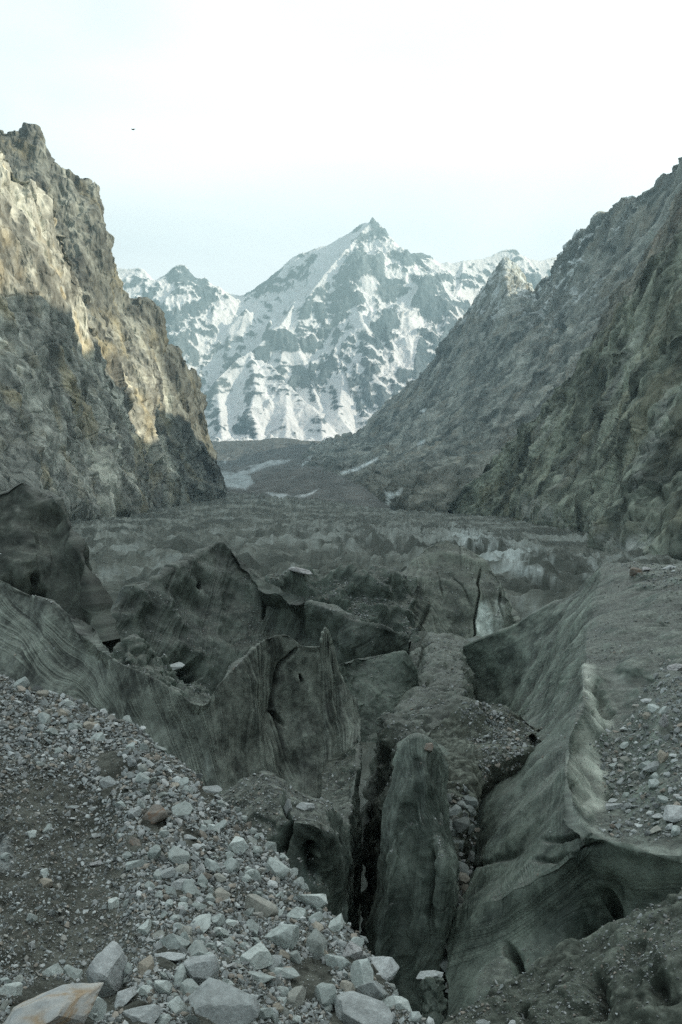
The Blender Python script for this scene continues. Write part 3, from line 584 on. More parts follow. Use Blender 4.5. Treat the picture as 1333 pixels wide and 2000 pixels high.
# dark hummock at the left edge
Ac = [(-80,935,54),(-10,958,55),(25,945,55),(45,938,55),(70,950,55),(95,962,55),(122,990,54),(142,1040,52.5),(160,1085,51),(180,1140,49.5),(196,1190,48.5),(212,1250,47)]
Al = [(-80,1260,43),(-20,1270,43),(20,1280,43),(45,1290,43),(75,1300,43),(100,1300,43),(125,1305,43),(148,1310,43),(168,1320,43),(186,1330,43),(202,1335,43),(220,1340,43)]
Al = [(x_, y_, w_ + 4) for x_, y_, w_ in Al]
Am = mix_rows(Ac, Al, .3, .2); Am[:, 2] += 0
sA = sheet('glacier', [behind(Ac, 60, 1.15), Ac, Am, mix_rows(Ac, Al, .65, .55), Al], 420, 520, ice_disp(1.2, 6, (80, .6, 7, .04), .03, 2),
  ice_col(dark=(0.025,0.032,0.027), mid=(0.073,0.081,0.070), grit=.5, sc=1.5, pale=[([(28,985),(38,988),(36,1002),(30,1000)], 3, .5, (.3,.3,.28))]), M_ice, corners=(1,),
  carve=[([(5,1140),(50,1160),(85,1175)], 14, 1.2), ([(60,1130),(80,1165)], 10, .8)])
# low blocks with rubble between hummock and wall
Fc = [(195,1282,42),(225,1276,43),(245,1262,43),(262,1244,44),(300,1270,45),(335,1284,46),(350,1318,46),(375,1335,45),(410,1372,43)]
Fl = [(200,1370,36),(225,1380,36),(250,1390,36),(275,1400,36),(305,1410,36),(335,1420,36),(360,1425,36),(385,1430,36),(415,1435,36)]
sF = sheet('glacier', [behind(Fc, 45, 1.12), Fc, mix_rows(Fc, Fl, .45, .3), Fl], 300, 200, ice_disp(.6, 3, (70, .5, 4, .1), .2, 4), ice_col(grit=.7, up_lo=.5), M_ice, corners=(1,))
# upright block behind the fins
Ic = [(655,1300,43),(682,1290,44.5),(708,1281,45.5),(740,1275,46),(785,1274,46),(806,1300,46),(824,1348,46)]
Il = [(660,1440,38),(690,1445,38),(715,1448,38.5),(742,1450,39),(778,1440,40),(802,1425,41),(822,1405,42)]
Il = [(x_, y_, w_ + 3.5) for x_, y_, w_ in Il]
sI = sheet('glacier', [behind(Ic, 60, 1.2), Ic, mix_rows(Ic, Il, .4, .35), Il], 260, 240, ice_disp(.35, 3, (20, .5, 6, .08), .05, 6), ice_col(grit=.5, up_lo=.85, seed=3), M_ice, corners=(1,))

# long striated wall with its two fins
Dc = [(-80,1085,40),(0,1132,36),(60,1162,35),(100,1180,34),(145,1206,33),(200,1264,31),(226,1290,30),(290,1320,29),(345,1352,28.3),(395,1374,27.8),(430,1335,28.3),(475,1288,29.5),(525,1246,30.5),(558,1239,31),(592,1262,31.2),(622,1262,31.5),(636,1226,31.7),(650,1250,32),(664,1290,32.4),(697,1372,33)]
Dl = [(-80,1440,25),(20,1450,24),(80,1460,23.2),(120,1470,22.5),(200,1500,22),(260,1550,21.5),(310,1590,21),(370,1630,20.5),(420,1660,20.3),(455,1670,20.6),(490,1670,21.2),(530,1660,22),(565,1650,23),(590,1635,24),(612,1610,25),(632,1590,25.5),(648,1570,26),(660,1550,26.6),(676,1520,27.5),(706,1460,30)]
Dl = [(x_, y_, c_[2] * (.86 + .07 * min(1, max(0, (x_ - 200) / 300)))) for (x_, y_, w_), c_ in zip(Dl, Dc)]
Dm1 = mix_rows(Dc, Dl, .28, .16); Dm2 = mix_rows(Dc, Dl, .62, .46)
for i in range(12, 18): Dm1[i, 2] *= 1.015; Dm2[i, 2] *= 1.02
def d_th(q):
    t = np.linspace(0, 1, q.nu)[None, :] + 0 * q.su
    return R(14) + (R(84) - R(14)) * sstep(.30, .66, t)
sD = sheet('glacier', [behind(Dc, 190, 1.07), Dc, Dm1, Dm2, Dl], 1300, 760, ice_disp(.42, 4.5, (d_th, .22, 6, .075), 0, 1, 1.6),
  ice_col(dark=(.038,.044,.039), mid=(.205,.22,.198), grit=.5, up_lo=.86, up_hi=.97, sk=1.5, pale=[([(398,1490),(405,1470),(412,1510),(405,1530)], 5, .7, (.35,.38,.36)), ([(270,1380),(330,1400),(370,1440),(360,1480),(300,1430)], 22, .25, (.24,.26,.25))]), M_ice, corners=(1,),
  carve=[([(578,1268),(556,1288),(544,1312),(538,1350),(534,1388),(552,1415)], 3, .6), ([(586,1318),(590,1332)], 2.6, .5), ([(648,1262),(668,1310),(690,1360)], 3, .5), ([(640,1240),(645,1270)], 1.6, .3)])

# central ridge with rubble on its back and a dark wall on its left
J = [[(770,1330,88),(820,1265,90),(850,1262,91),(880,1264,91),(905,1275,90),(935,1340,88)],
     [(775,1360,80),(822,1290,82),(848,1238,83),(880,1243,83),(914,1256,82),(938,1350,80)],
     [(785,1400,62),(826,1310,62),(840,1285,62),(868,1280,62),(896,1286,62),(922,1400,60)],
     [(775,1440,47),(800,1390,47),(822,1350,46),(862,1334,46),(902,1340,45),(945,1440,44)],
     [(702,1600,33),(735,1470,34),(757,1400,34.5),(832,1395,34),(905,1385,35),(960,1480,34)],
     [(700,1720,30.5),(748,1560,29.8),(786,1464,29.6),(812,1455,28.5),(870,1470,28.5),(930,1560,28)],
     [(702,1850,27.5),(752,1700,26.6),(800,1560,26.4),(820,1545,26),(850,1570,26),(915,1680,25)],
     [(704,1960,24.5),(744,1850,23.8),(802,1680,23.8),(815,1660,23.4),(840,1660,23.4),(895,1850,23)],
     [(706,2150,22.5),(736,2050,22),(802,1850,22),(812,1840,21.6),(830,1840,21.6),(895,1990,21)]]
sJ = sheet('glacier', rr(J), 420, 760, ice_disp(.75, 3.0, (70, .4, 6, .08), .10, 8, 1.0), ice_col(dark=(.028,.034,.029), mid=(.085,.095,.082), grit=.35, up_lo=.7, up_hi=.95, seed=5), M_ice, corners=(1,), uc=(1, 3))
W = [[(640,1440,32.5),(672,1440,32.2),(704,1430,31.8),(704,1600,31.8),(706,1900,31.5)],
     [(630,1530,28.2),(662,1528,27.9),(694,1520,27.5),(693,1700,27.5),(698,2000,27)],
     [(620,1590,24.6),(650,1592,24.2),(680,1594,23.5),(682,1780,23.5),(698,2100,23)],
     [(615,1640,21.8),(650,1640,21.4),(678,1660,20.4),(682,1850,20.4),(698,2200,20)]]
sW = sheet('glacier', rr(W), 260, 420, ice_disp(.25, 2.5, (80, .5, 4, .06), .05, 21), ice_col(dark=(0.031,0.042,0.036), mid=(0.098,0.115,0.101), grit=.8, up_lo=.4), M_ice)
Gu = [[(830,1475,26.5),(862,1480,26),(900,1480,25.6),(950,1475,27)],
      [(842,1560,24.4),(872,1560,23.8),(905,1560,23.6),(940,1550,25)],
      [(855,1660,22.6),(876,1660,22),(897,1660,22),(925,1650,24)],
      [(870,1780,21),(884,1780,20.7),(897,1780,20.7),(915,1770,22)],
      [(870,2000,19.4),(884,2000,19.2),(897,2000,19.2),(915,2000,20.4)]]
sGu = sheet('rubble_mound', rr(Gu), 160, 420, ice_disp(.35, 1.5, None, .08, 23), ice_col(dark=(0.042,0.046,0.038), mid=(0.126,0.130,0.112), grit=.9, up_lo=.3), M_soil)
# rubble knob between the central ridge and the long spine
Kc = [(800,1462,27.5),(845,1420,28),(880,1402,28.5),(930,1376,29),(975,1372,29.5),(1015,1385,29.5),(1050,1418,29),(1040,1440,27.5)]
Kl = [(815,1520,25),(850,1500,25),(885,1500,25),(925,1500,25.5),(965,1490,26),(1000,1480,26),(1035,1470,26),(1045,1465,26)]
sK = sheet('rubble_mound', [behind(Kc, 40, 1.1), Kc, mix_rows(Kc, Kl, .5, .3), Kl, behind(Kl, 110, 1.03, 8)], 300, 240, ice_disp(.4, 2.2, None, .05, 9), ice_col(dark=(0.045,0.049,0.041), mid=(0.119,0.123,0.105), grit=.9, up_lo=.3), M_soil, corners=(1,))

# long spine ridge on the right
Mr = [[(905,1300,74),(1010,1262,74),(1075,1222,73),(1125,1192,72),(1177,1137,70),(1230,1145,68),(1333,1150,66),(1450,1150,66)],
      [(905,1262,66),(1010,1222,66),(1075,1182,65),(1125,1152,64),(1177,1098,62),(1225,1106,59),(1333,1108,57),(1450,1100,57)],
      [(905,1300,66),(965,1290,65.5),(1042,1258,63),(1110,1204,57),(1160,1180,50),(1222,1172,47),(1333,1165,44),(1450,1160,44)],
      [(908,1345,66),(965,1365,64),(1036,1330,59),(1092,1288,49),(1150,1245,40),(1215,1232,38.5),(1333,1222,38),(1450,1220,38)],
      [(930,1395,64),(985,1415,58),(1042,1392,46),(1096,1350,37),(1141,1308,31.8),(1200,1322,31.5),(1333,1296,30.5),(1450,1290,30)],
      [(930,1452,46),(972,1472,36),(1030,1452,31),(1084,1415,28.6),(1138,1376,26.7),(1205,1404,27.6),(1333,1372,26),(1450,1370,25.5)],
      [(912,1560,30),(950,1550,27),(1010,1530,25),(1064,1490,24),(1110,1452,23.2),(1190,1490,24.3),(1333,1455,22.5),(1450,1450,22)],
      [(900,1680,26),(935,1640,24),(1000,1610,22),(1062,1565,21),(1106,1516,20.3),(1180,1570,21.2),(1333,1548,19.4),(1450,1540,19)],
      [(890,1750,23),(940,1730,21),(1002,1700,19.5),(1064,1645,18.6),(1116,1590,17.9),(1165,1612,18.4),(1333,1618,17.4),(1450,1612,17)],
      [(884,1800,21),(940,1770,19.2),(1010,1732,18),(1080,1684,17.4),(1150,1628,16.8),(1212,1651,16.4),(1333,1676,15.8),(1450,1680,15.4)],
      [(880,1880,19.2),(940,1850,18),(1010,1815,17.5),(1080,1770,17.2),(1155,1730,16.9),(1225,1745,16.5),(1333,1755,15.9),(1450,1760,15.4)],
      [(874,1990,17.2),(940,1960,16.4),(1010,1930,16.2),(1080,1890,16.2),(1165,1850,16.1),(1240,1850,15.8),(1333,1850,15.3),(1450,1850,15)],
      [(868,2120,15.5),(940,2100,14.8),(1010,2080,14.5),(1080,2050,14.2),(1175,2000,14),(1250,1980,13.8),(1333,1960,13.6),(1450,1950,13.2)]]
def m_th(q):
    t = np.linspace(0, 1, q.nu)[None, :] + 0 * q.su; v = np.linspace(0, 1, q.nv)[:, None] + 0 * q.su
    return R(-48) + (R(0) - R(-48)) * sstep(.68, .78, v)
def m_disp(q):
    d = ice_disp(.38, 4, (m_th, .34, 10, 0), 0, 11)(q)
    q.streak = q.streak * (1 - .9 * sstep(.44, .54, q.u[None, :] + 0*q.su) * (1 - sstep(.68,.74, q.v[:, None] + 0*q.su)))
    d = d + .045 * q.streak
    d += .30 * facet(q.P0[...,0]/1.1, q.P0[...,1]/1.1, q.P0[...,2]/1.1) * sstep(.56, .64, q.u[None, :] + 0*q.su) * (1 - sstep(.66,.7, q.v[:, None] + 0*q.su)) * .4
    return d
SPP = (.50,.52,.47)
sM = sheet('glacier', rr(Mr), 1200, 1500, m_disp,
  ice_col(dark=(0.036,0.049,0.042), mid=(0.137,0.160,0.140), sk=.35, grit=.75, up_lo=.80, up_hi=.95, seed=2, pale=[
   ([(1140,1290),(1160,1300),(1165,1370),(1190,1400),(1200,1420),(1165,1430),(1150,1390),(1140,1340)], 9, .8, SPP),
   ([(1120,1450),(1140,1410),(1160,1440),(1180,1500),(1195,1520),(1185,1550),(1180,1580),(1150,1590),(1120,1560),(1108,1500)], 9, .85, SPP),
   ([(1190,1320),(1220,1318),(1235,1345),(1200,1340)], 8, .5, (.3,.32,.3)), ([(1108,1560),(1120,1575),(1150,1610),(1215,1648),(1205,1652),(1140,1615),(1112,1590)], 4, .7, (.34,.37,.34)),
   ([(1240,1650),(1333,1665),(1333,1682),(1240,1668)], 5, .6, (.34,.37,.34)), ([(1020,1480),(1080,1440),(1120,1420),(1100,1500),(1040,1560),(980,1600)], 30, .25, (.2,.22,.2)),
   ([(1290,1830),(1333,1760),(1333,1800),(1300,1850)], 10, .4, (.3,.32,.3))]), M_ice, corners=(1, 9), uc=(4,),
  carve=[([(1152,1392),(1172,1415),(1190,1428)], 8, .2), ([(1128,1448),(1160,1500),(1192,1545)], 8, .2), ([(1118,1530),(1150,1572)], 7, .12), ([(1170,1340),(1185,1385),(1195,1398)], 8, .5), ([(1060,1640),(1120,1622),(1180,1625)], 4, .14), ([(1040,1680),(1100,1660),(1180,1650)], 4, .12), ([(1120,1850),(1150,1800),(1195,1755)], 26, .9), ([(1120,1790),(1135,1800)], 9, .4), ([(985,1840),(1000,1870),(1010,1900)], 7, .5), ([(905,1700),(960,1690),(1010,1660)], 5, .12)])
# folded pillar in the middle of the chasm
Nr = [[(780,1462,27.5),(800,1452,27.5),(818,1450,27.5),(835,1452,27.5),(852,1460,27.5),(876,1475,27)],
      [(778,1500,22.6),(796,1458,21.6),(812,1442,21.4),(832,1448,21.4),(850,1464,21.6),(870,1500,22.3)],
      [(764,1550,22.2),(786,1530,20.8),(812,1528,20.7),(832,1528,20.5),(854,1538,20.8),(878,1560,22)],
      [(750,1630,21.6),(772,1622,20.0),(800,1618,20.1),(828,1614,19.8),(856,1622,20.0),(888,1640,21.4)],
      [(733,1730,21),(758,1726,19.2),(790,1716,19.35),(826,1706,19.2),(862,1700,19),(900,1708,20.8)],
      [(717,1820,20.4),(745,1832,18.7),(786,1836,18.85),(824,1824,18.6),(862,1806,18.6),(896,1800,20.2)],
      [(714,1900,20),(745,1920,18.6),(786,1926,18.9),(824,1916,18.7),(860,1906,18.7),(890,1898,20)],
      [(722,2080,20),(752,2080,18.8),(790,2080,19),(824,2080,19),(856,2080,19),(884,2080,20)]]
for i_, k_ in ((3, 1.02), (4, 1.04), (5, 1.055), (6, 1.065), (7, 1.08)): Nr[i_] = [(x_, y_, w_ * k_) for x_, y_, w_ in Nr[i_]]
sN = sheet('ice_pillar', rr(Nr), 420, 700, ice_disp(.24, 2.6, (80, .35, 5, .05), .04, 13), ice_col(dark=(0.039,0.052,0.045), mid=(0.126,0.147,0.132), grit=.5, up_lo=.7, pale=[([(752,1600),(765,1560),(770,1620),(755,1660),(740,1700)], 8, .4, (.24,.27,.25)), ([(845,1620),(855,1615),(860,1640),(850,1650)], 5, .6, (.36,.4,.38))]), M_ice, corners=(1,),
   carve=[([(846,1650),(842,1700),(838,1760),(846,1830)], 8, .3)])
# rounded lump with debris cap
Oc = [(425,1560,18.6),(480,1520,18.7),(525,1508,18.8),(580,1540,18.6),(632,1562,18.6),(664,1598,18.6),(684,1665,18.8)]
Or = [behind(Oc, 30, 1.12), Oc, [(430,1640,17),(485,1600,16.8),(535,1596,16.6),(585,1610,16.2),(628,1622,16),(662,1656,16.6),(686,1715,18)],
      [(435,1720,16.5),(490,1690,16),(540,1700,15.7),(590,1715,15.6),(630,1730,15.8),(660,1770,16.8),(676,1790,17.8)],
      [(440,1850,15.6),(490,1830,15.4),(540,1830,15.2),(590,1840,15.2),(625,1850,15.4),(650,1860,16),(662,1870,17)],
      [(440,2050,14.6),(490,2030,14.5),(540,2030,14.4),(590,2040,14.3),(620,2050,14.4),(640,2060,14.8),(652,2070,15.4)]]
for i_, ad_ in ((2, .7), (3, 1.2), (4, 1.5), (5, 2.0)): Or[i_] = [(x_, y_, w_ + ad_) for x_, y_, w_ in Or[i_]]
sO = sheet('glacier', rr(Or), 380, 560, ice_disp(.3, 2.4, (80, .5, 4, .05), .04, 15), ice_col(dark=(0.031,0.042,0.036), mid=(0.091,0.106,0.095), grit=.8, up_lo=.5, up_hi=.75, pale=[([(585,1700),(600,1690),(630,1700),(625,1725),(600,1760)], 12, .35, (.2,.25,.24))]), M_ice, corners=(1,),
   carve=[([(560,1560),(556,1620),(545,1680)], 7, .35), ([(590,1650),(610,1690),(640,1720)], 12, .5)])

# lump across the bottom right corner
Pc = [(855,2040,11),(885,2010,11.1),(930,1956,11.3),(962,1940,11.5),(1010,1906,11.8),(1060,1878,12),(1105,1850,12.1),(1150,1828,12.2),(1210,1790,12.3),(1262,1758,12.3),(1333,1722,12.4),(1460,1680,12.4)]
Pm = [(850,2120,10.2),(885,2080,10.3),(930,2020,10.5),(970,2000,10.6),(1015,1980,10.7),(1060,1950,10.7),(1105,1930,10.7),(1160,1900,10.6),(1215,1880,10.5),(1270,1850,10.4),(1340,1830,10.3),(1460,1800,10.2)]
Pl = [(850,2250,9.4),(885,2250,9.4),(930,2240,9.4),(970,2240,9.3),(1015,2240,9.2),(1060,2230,9.1),(1105,2220,9),(1160,2220,8.9),(1215,2220,8.8),(1270,2220,8.7),(1340,2200,8.6),(1460,2180,8.4)]
sP_ = sheet('rubble_mound', [behind(Pc, 90, 1.12), Pc, Pm, Pl], 620, 420, ice_disp(.32, 1.6, (20, .4, 3, .04), .05, 17), ice_col(dark=(0.031,0.038,0.031), mid=(0.105,0.116,0.101), grit=.6, up_lo=.5, up_hi=.8, sc=.8, pale=[([(1290,1840),(1333,1800),(1333,1880),(1300,1870)], 18, .4, (.2,.21,.19))]), M_soil, corners=(1,),
   carve=[([(1140,1880),(1160,1930),(1150,1990)], 18, .35), ([(1180,1930),(1176,1990)], 7, .3), ([(1010,1960),(1030,1990)], 12, .3), ([(1280,1900),(1300,1960)], 18, .25)])
# small pillar with its cap stone
Qr = [[(820,1925,9.75),(835,1915,9.8),(850,1915,9.8),(866,1925,9.75)],
      [(822,1915,9.5),(835,1908,9.4),(852,1908,9.4),(866,1916,9.5)],
      [(818,1960,9.5),(834,1960,9.25),(852,1960,9.25),(868,1962,9.5)],
      [(822,2010,9.4),(836,2010,9.15),(853,2010,9.15),(870,2010,9.4)],
      [(815,2150,9.2),(832,2150,9.0),(855,2150,9.0),(872,2150,9.2)]]
sQ = sheet('ice_pillar', rr(Qr), 120, 240, ice_disp(.06, .5, (85, .12, 1, .03), .03, 19), ice_col(sc=.5), M_ice, corners=(1,))

# scree slope under the camera
Sc = [(-120,1300,21.5),(0,1324,20.5),(60,1345,19.8),(130,1368,19),(200,1398,18),(265,1432,17),(330,1482,15.8),(385,1530,14.8),(430,1570,14),(480,1622,13.3),(530,1682,12.5),(590,1742,11.6),(650,1798,10.8),(700,1838,10.2),(770,1920,9.3),(832,2005,8.6),(870,2070,8.2)]
Sl = [(-350,2150,5.2),(-200,2150,5.2),(-60,2150,5.3),(20,2150,5.3),(90,2150,5.4),(160,2150,5.5),(220,2150,5.6),(280,2150,5.7),(340,2150,5.8),(400,2150,5.9),(460,2150,6),(520,2150,6.2),(580,2150,6.4),(640,2150,6.6),(700,2150,6.9),(770,2150,7.2),(830,2150,7.5)]
Sm1, Sm2 = mix_rows(Sc, Sl, .34, .3), mix_rows(Sc, Sl, .68, .66)
Sm1[:5, 2] += .5; Sm2[:6, 2] += .45
def s_disp(q):
    x, y, z = q.P0[..., 0], q.P0[..., 1], q.P0[..., 2]
    return .20 * fbm(x / 1.6, y / 1.6, z / 1.6, 4, .55) + .05 * soil_mask(q.P0) * (ridged(x / .5, y / .5, z / .5, 4, .6) - .3) + .03 * facet(x / .12, y / .12, z / .12) + .035 * fbm(x / .25, y / .25, z / .25, 3, .6) - .35 * soil_mask(q.P0) * .6
def soil_mask(P):
    px, py = project(P)
    n = fbm(P[..., 0] / 1.1, P[..., 1] / 1.1, P[..., 2] / 1.1, 4)
    return poly_mask(px + 60 * n, py + 60 * n, [(-60,1490),(60,1470),(170,1480),(235,1560),(250,1630),(235,1700),(265,1780),(215,1850),(230,1900),(120,1900),(-60,1890)], 75)
def s_col(q):
    x, y, z = q.P[..., 0], q.P[..., 1], q.P[..., 2]; n = fbm(x * 1.1, y * 1.1, z * 1.1, 5, .65)
    c = mixc((0.050,0.053,0.043), (0.140,0.146,0.123), sstep(-.5, .6, n))
    c = mixc(c, np.array((.33,.36,.35)), poly_mask(q.px + 8*n, q.py + 8*n, [(-60,1620),(10,1630),(28,1680),(20,1700),(-60,1690)], 12) * .8)
    return c
sS = sheet('scree_slope', [behind(Sc, 160, 1.10), behind(Sc, 22, 1.03), Sc, Sm1, Sm2, Sl], 900, 1000, s_disp, s_col, M_soil, corners=(), smooth=True, label='steep slope of grey rubble falling to the chasm',
   carve=[([(12,1560),(4,1590),(-10,1615)], 13, .45)])

# ================================================================== STONES
def rock_proto(seed, sub=4, cuts=16, squash=(1, .8, .65), rough=.018):
    r = np.random.default_rng(seed); bm = bmesh.new(); bmesh.ops.create_icosphere(bm, subdivisions=sub, radius=1.0)
    V = np.array([v.co[:] for v in bm.verts]); F = np.array([[v.index for v in f.verts] for f in bm.faces]); bm.free()
    V += (r.normal(size=3) * .12)[None] * V[:, :1]
    for i in range(cuts):
        n = r.normal(size=3); n /= np.linalg.norm(n); d = r.uniform(.50, .80)
        e = V @ n - d; V = np.where((e > 0)[:, None], V - n * e[:, None], V)
    V += (V / np.linalg.norm(V, axis=1, keepdims=True)) * (fbm(V[:,0]*2.2+seed, V[:,1]*2.2, V[:,2]*2.2, 5, .6) * rough * 1.6)[:, None]
    V = V * np.array(squash); V /= np.abs(V).max()
    return V, F
def hull_proto(seed, n=11, squash=(1, .8, .62)):
    r = np.random.default_rng(seed); p = r.normal(size=(n, 3)); p /= np.linalg.norm(p, axis=1, keepdims=True); p *= r.uniform(.8, 1, (n, 1)); p *= squash
    bm = bmesh.new(); vs = [bm.verts.new(q) for q in p]; g = bmesh.ops.convex_hull(bm, input=vs)
    bmesh.ops.delete(bm, geom=[v for v in bm.verts if not v.link_faces], context='VERTS')
    bm.verts.index_update(); bmesh.ops.triangulate(bm, faces=bm.faces[:]); bmesh.ops.recalc_face_normals(bm, faces=bm.faces[:])
    V = np.array([v.co[:] for v in bm.verts]); F = np.array([[v.index for v in f.verts] for f in bm.faces]); bm.free()
    return V, F
ROCKG = 1.85
ROCKC = [(p_, tuple(ROCKG * k_ * v for v, k_ in zip(c_, (.98, 1.0, .985)))) for p_, c_ in [(0.0, (.18,.20,.19)), (1.0, (.14,.16,.15)), (.2, (.26,.285,.275)), (.45, (.21,.23,.22)), (.65, (.34,.365,.35)), (.8, (.18,.195,.185)), (.93, (.23,.205,.17)), (.97, (.22,.22,.20))]]
M_rock = new_mat('grey_stone', attr=False, objrand=ROCKC, scale=3.0, tint=.28, bump=.35, dist=.03, bscale=9, rough=.85)
M_rock_dark = new_mat('dirty_stone', attr=False, objrand=[(p_, tuple(.55 * v for v in c_)) for p_, c_ in ROCKC], scale=3.0, tint=.3, bump=.35, dist=.03, bscale=9, rough=.9)
M_small = new_mat('loose_stone', scale=14, tint=.22, bump=.4, dist=.01, bscale=40, rough=.88)
def _dummy(): pass
def rust_mat(name, a, b, c, sc):
    m = new_mat(name, attr=False, objrand=[(0, a), (1, a)], scale=3, tint=.22, bump=.35, dist=.02, bscale=10, rough=.82)
    n = m.node_tree; Lk = n.links.new; vm = [x for x in n.nodes if x.type == 'VECT_MATH'][0]
    tcn = [x for x in n.nodes if x.type == 'TEX_COORD'][0]
    mp_ = n.nodes.new('ShaderNodeMapping'); mp_.inputs['Scale'].default_value = (1, 1, 2.2); mp_.inputs['Rotation'].default_value = (.3, .5, .2); Lk(tcn.outputs['Object'], mp_.inputs[0])
    nn = n.nodes.new('ShaderNodeTexNoise'); nn.inputs['Scale'].default_value = sc; nn.inputs['Detail'].default_value = 6; nn.inputs['Distortion'].default_value = 1.2; Lk(mp_.outputs[0], nn.inputs['Vector'])
    cr = n.nodes.new('ShaderNodeValToRGB'); e = cr.color_ramp.elements; e[0].position = .38; e[0].color = (*a, 1); e[1].position = .62; e[1].color = (*c, 1)
    x = e.new(.5); x.color = (*b, 1); Lk(nn.outputs['Fac'], cr.inputs[0]); Lk(cr.outputs[0], vm.inputs[0]); return m
M_rust = rust_mat('rust_streaked_stone', (.42,.44,.43), (.47,.46,.42), (.40,.31,.21), 1.3)
M_speck = rust_mat('speckled_pale_stone', (.46,.47,.46), (.42,.42,.41), (.17,.17,.17), 2.6)
M_brown = rust_mat('brown_stone', (.21,.19,.16), (.28,.26,.23), (.24,.17,.12), 1.8)
protos = []
for i, sq in enumerate([(1,.85,.7),(1,.7,.6),(1,.9,.5),(1,.65,.75),(.9,1,.62),(1,.8,.85),(1,.75,.45),(1,.95,.7),(.8,.7,1),(1,.6,.5),(1,.85,.6),(.95,.8,.7)]):
    V, F = rock_proto(100 + i, 4, 13 + i % 5, sq); o = make_mesh('rock_%d' % i, V, F, None, M_rock, link=False); me = o.data; me.name = 'rock'; bpy.data.objects.remove(o); protos.append(me)
dprotos = []
for me in protos: m2_ = me.copy(); m2_.materials.clear(); m2_.materials.append(M_rock_dark); m2_.name = 'rock'; dprotos.append(m2_)
hulls = [hull_proto(200 + i, 9 + i % 5, sq) for i, sq in enumerate([(1,.8,.6),(1,.9,.7),(1,.65,.5),(1,.8,.8),(1,.7,.6),(1,.95,.5),(1,.75,.65),(1,.85,.75)] * 2)]
GREYS = [new_mat('grey_boulder_stone', attr=False, objrand=[(0, c_), (1, c_)], scale=3.5, tint=.32, bump=.5, dist=.03, bscale=8, rough=.85) for c_ in ((.42,.45,.44), (.50,.53,.52), (.36,.39,.38))]
def hit(q, px, py):
    d = (q.px - px) ** 2 + (q.py - py) ** 2; d = d + 1e9 * ((q.N * q.P).sum(-1) > 0); i = np.unravel_index(np.argmin(d), d.shape); return q.P[i], q.N[i]
def rot_for(n, r, tilt=.5):
    """random turn about the surface normal with some tumble"""
    z = Vector(n) * .55 + Vector((0, 0, .45)); q = z.to_track_quat('Z', 'Y'); q = q @ Euler((r.normal() * tilt, r.normal() * tilt, r.uniform(0, 6.28))).to_quaternion(); return q
BIG = []                                    # (pixel size, position, normal, radius, kind of place)
SMALL = {}
def scatter(place, q, n, mask, px_lo, px_hi, power=2.4, sep=.62, seed=1, yr=(0, 2010), maxr=9):
    """throw stones on a sheet, largest first, so that they seldom overlap"""
    r = np.random.default_rng(seed)
    ok = (q.px > -60) & (q.px < 1400) & (q.py > yr[0]) & (q.py < yr[1] + 60) & ((q.N * q.P).sum(-1) < 0)
    a = np.linalg.norm(np.cross(np.gradient(q.px, axis=1)[..., None] * [1, 0, 0] + np.gradient(q.py, axis=1)[..., None] * [0, 1, 0], np.gradient(q.px, axis=0)[..., None] * [1, 0, 0] + np.gradient(q.py, axis=0)[..., None] * [0, 1, 0]), axis=-1)
    wgt = np.where(ok, mask * a, 0).ravel(); wgt = np.clip(wgt, 0, None); wgt /= wgt.sum()
    ids = r.choice(wgt.size, n, p=wgt, replace=True)
    u_ = r.random(n); size = px_lo * (1 - u_ * (1 - (px_lo / px_hi) ** power)) ** (-1 / power)
    size = np.sort(size)[::-1]
    P = q.P.reshape(-1, 3)[ids]; N = q.N.reshape(-1, 3)[ids]; px = q.px.ravel()[ids]; py = q.py.ravel()[ids]; mk = mask.ravel()[ids]
    cellg = {}
    for i in range(n):
        s = size[i] * (.55 + .45 * mk[i]); rad = min(s * .5 / FPX * P[i, 1], maxr); c = 14
        x, y = px[i], py[i]; bad = False; R_ = int(math.ceil((s * .5 + px_hi * .5) * sep / c)) if s > 14 else 2
        for gx_ in range(int(x // c) - R_, int(x // c) + R_ + 1):
            for gy_ in range(int(y // c) - R_, int(y // c) + R_ + 1):
                for (x2, y2, s2) in cellg.get((gx_, gy_), ()):
                    if (x - x2) ** 2 + ((y - y2) * 1.2) ** 2 < ((s + s2) * .5 * sep) ** 2: bad = True; break
                if bad: break
            if bad: break
        if bad: continue
        cellg.setdefault((int(x // c), int(y // c)), []).append((x, y, s))
        BIG.append((s, P[i], N[i], rad, place, x, y))
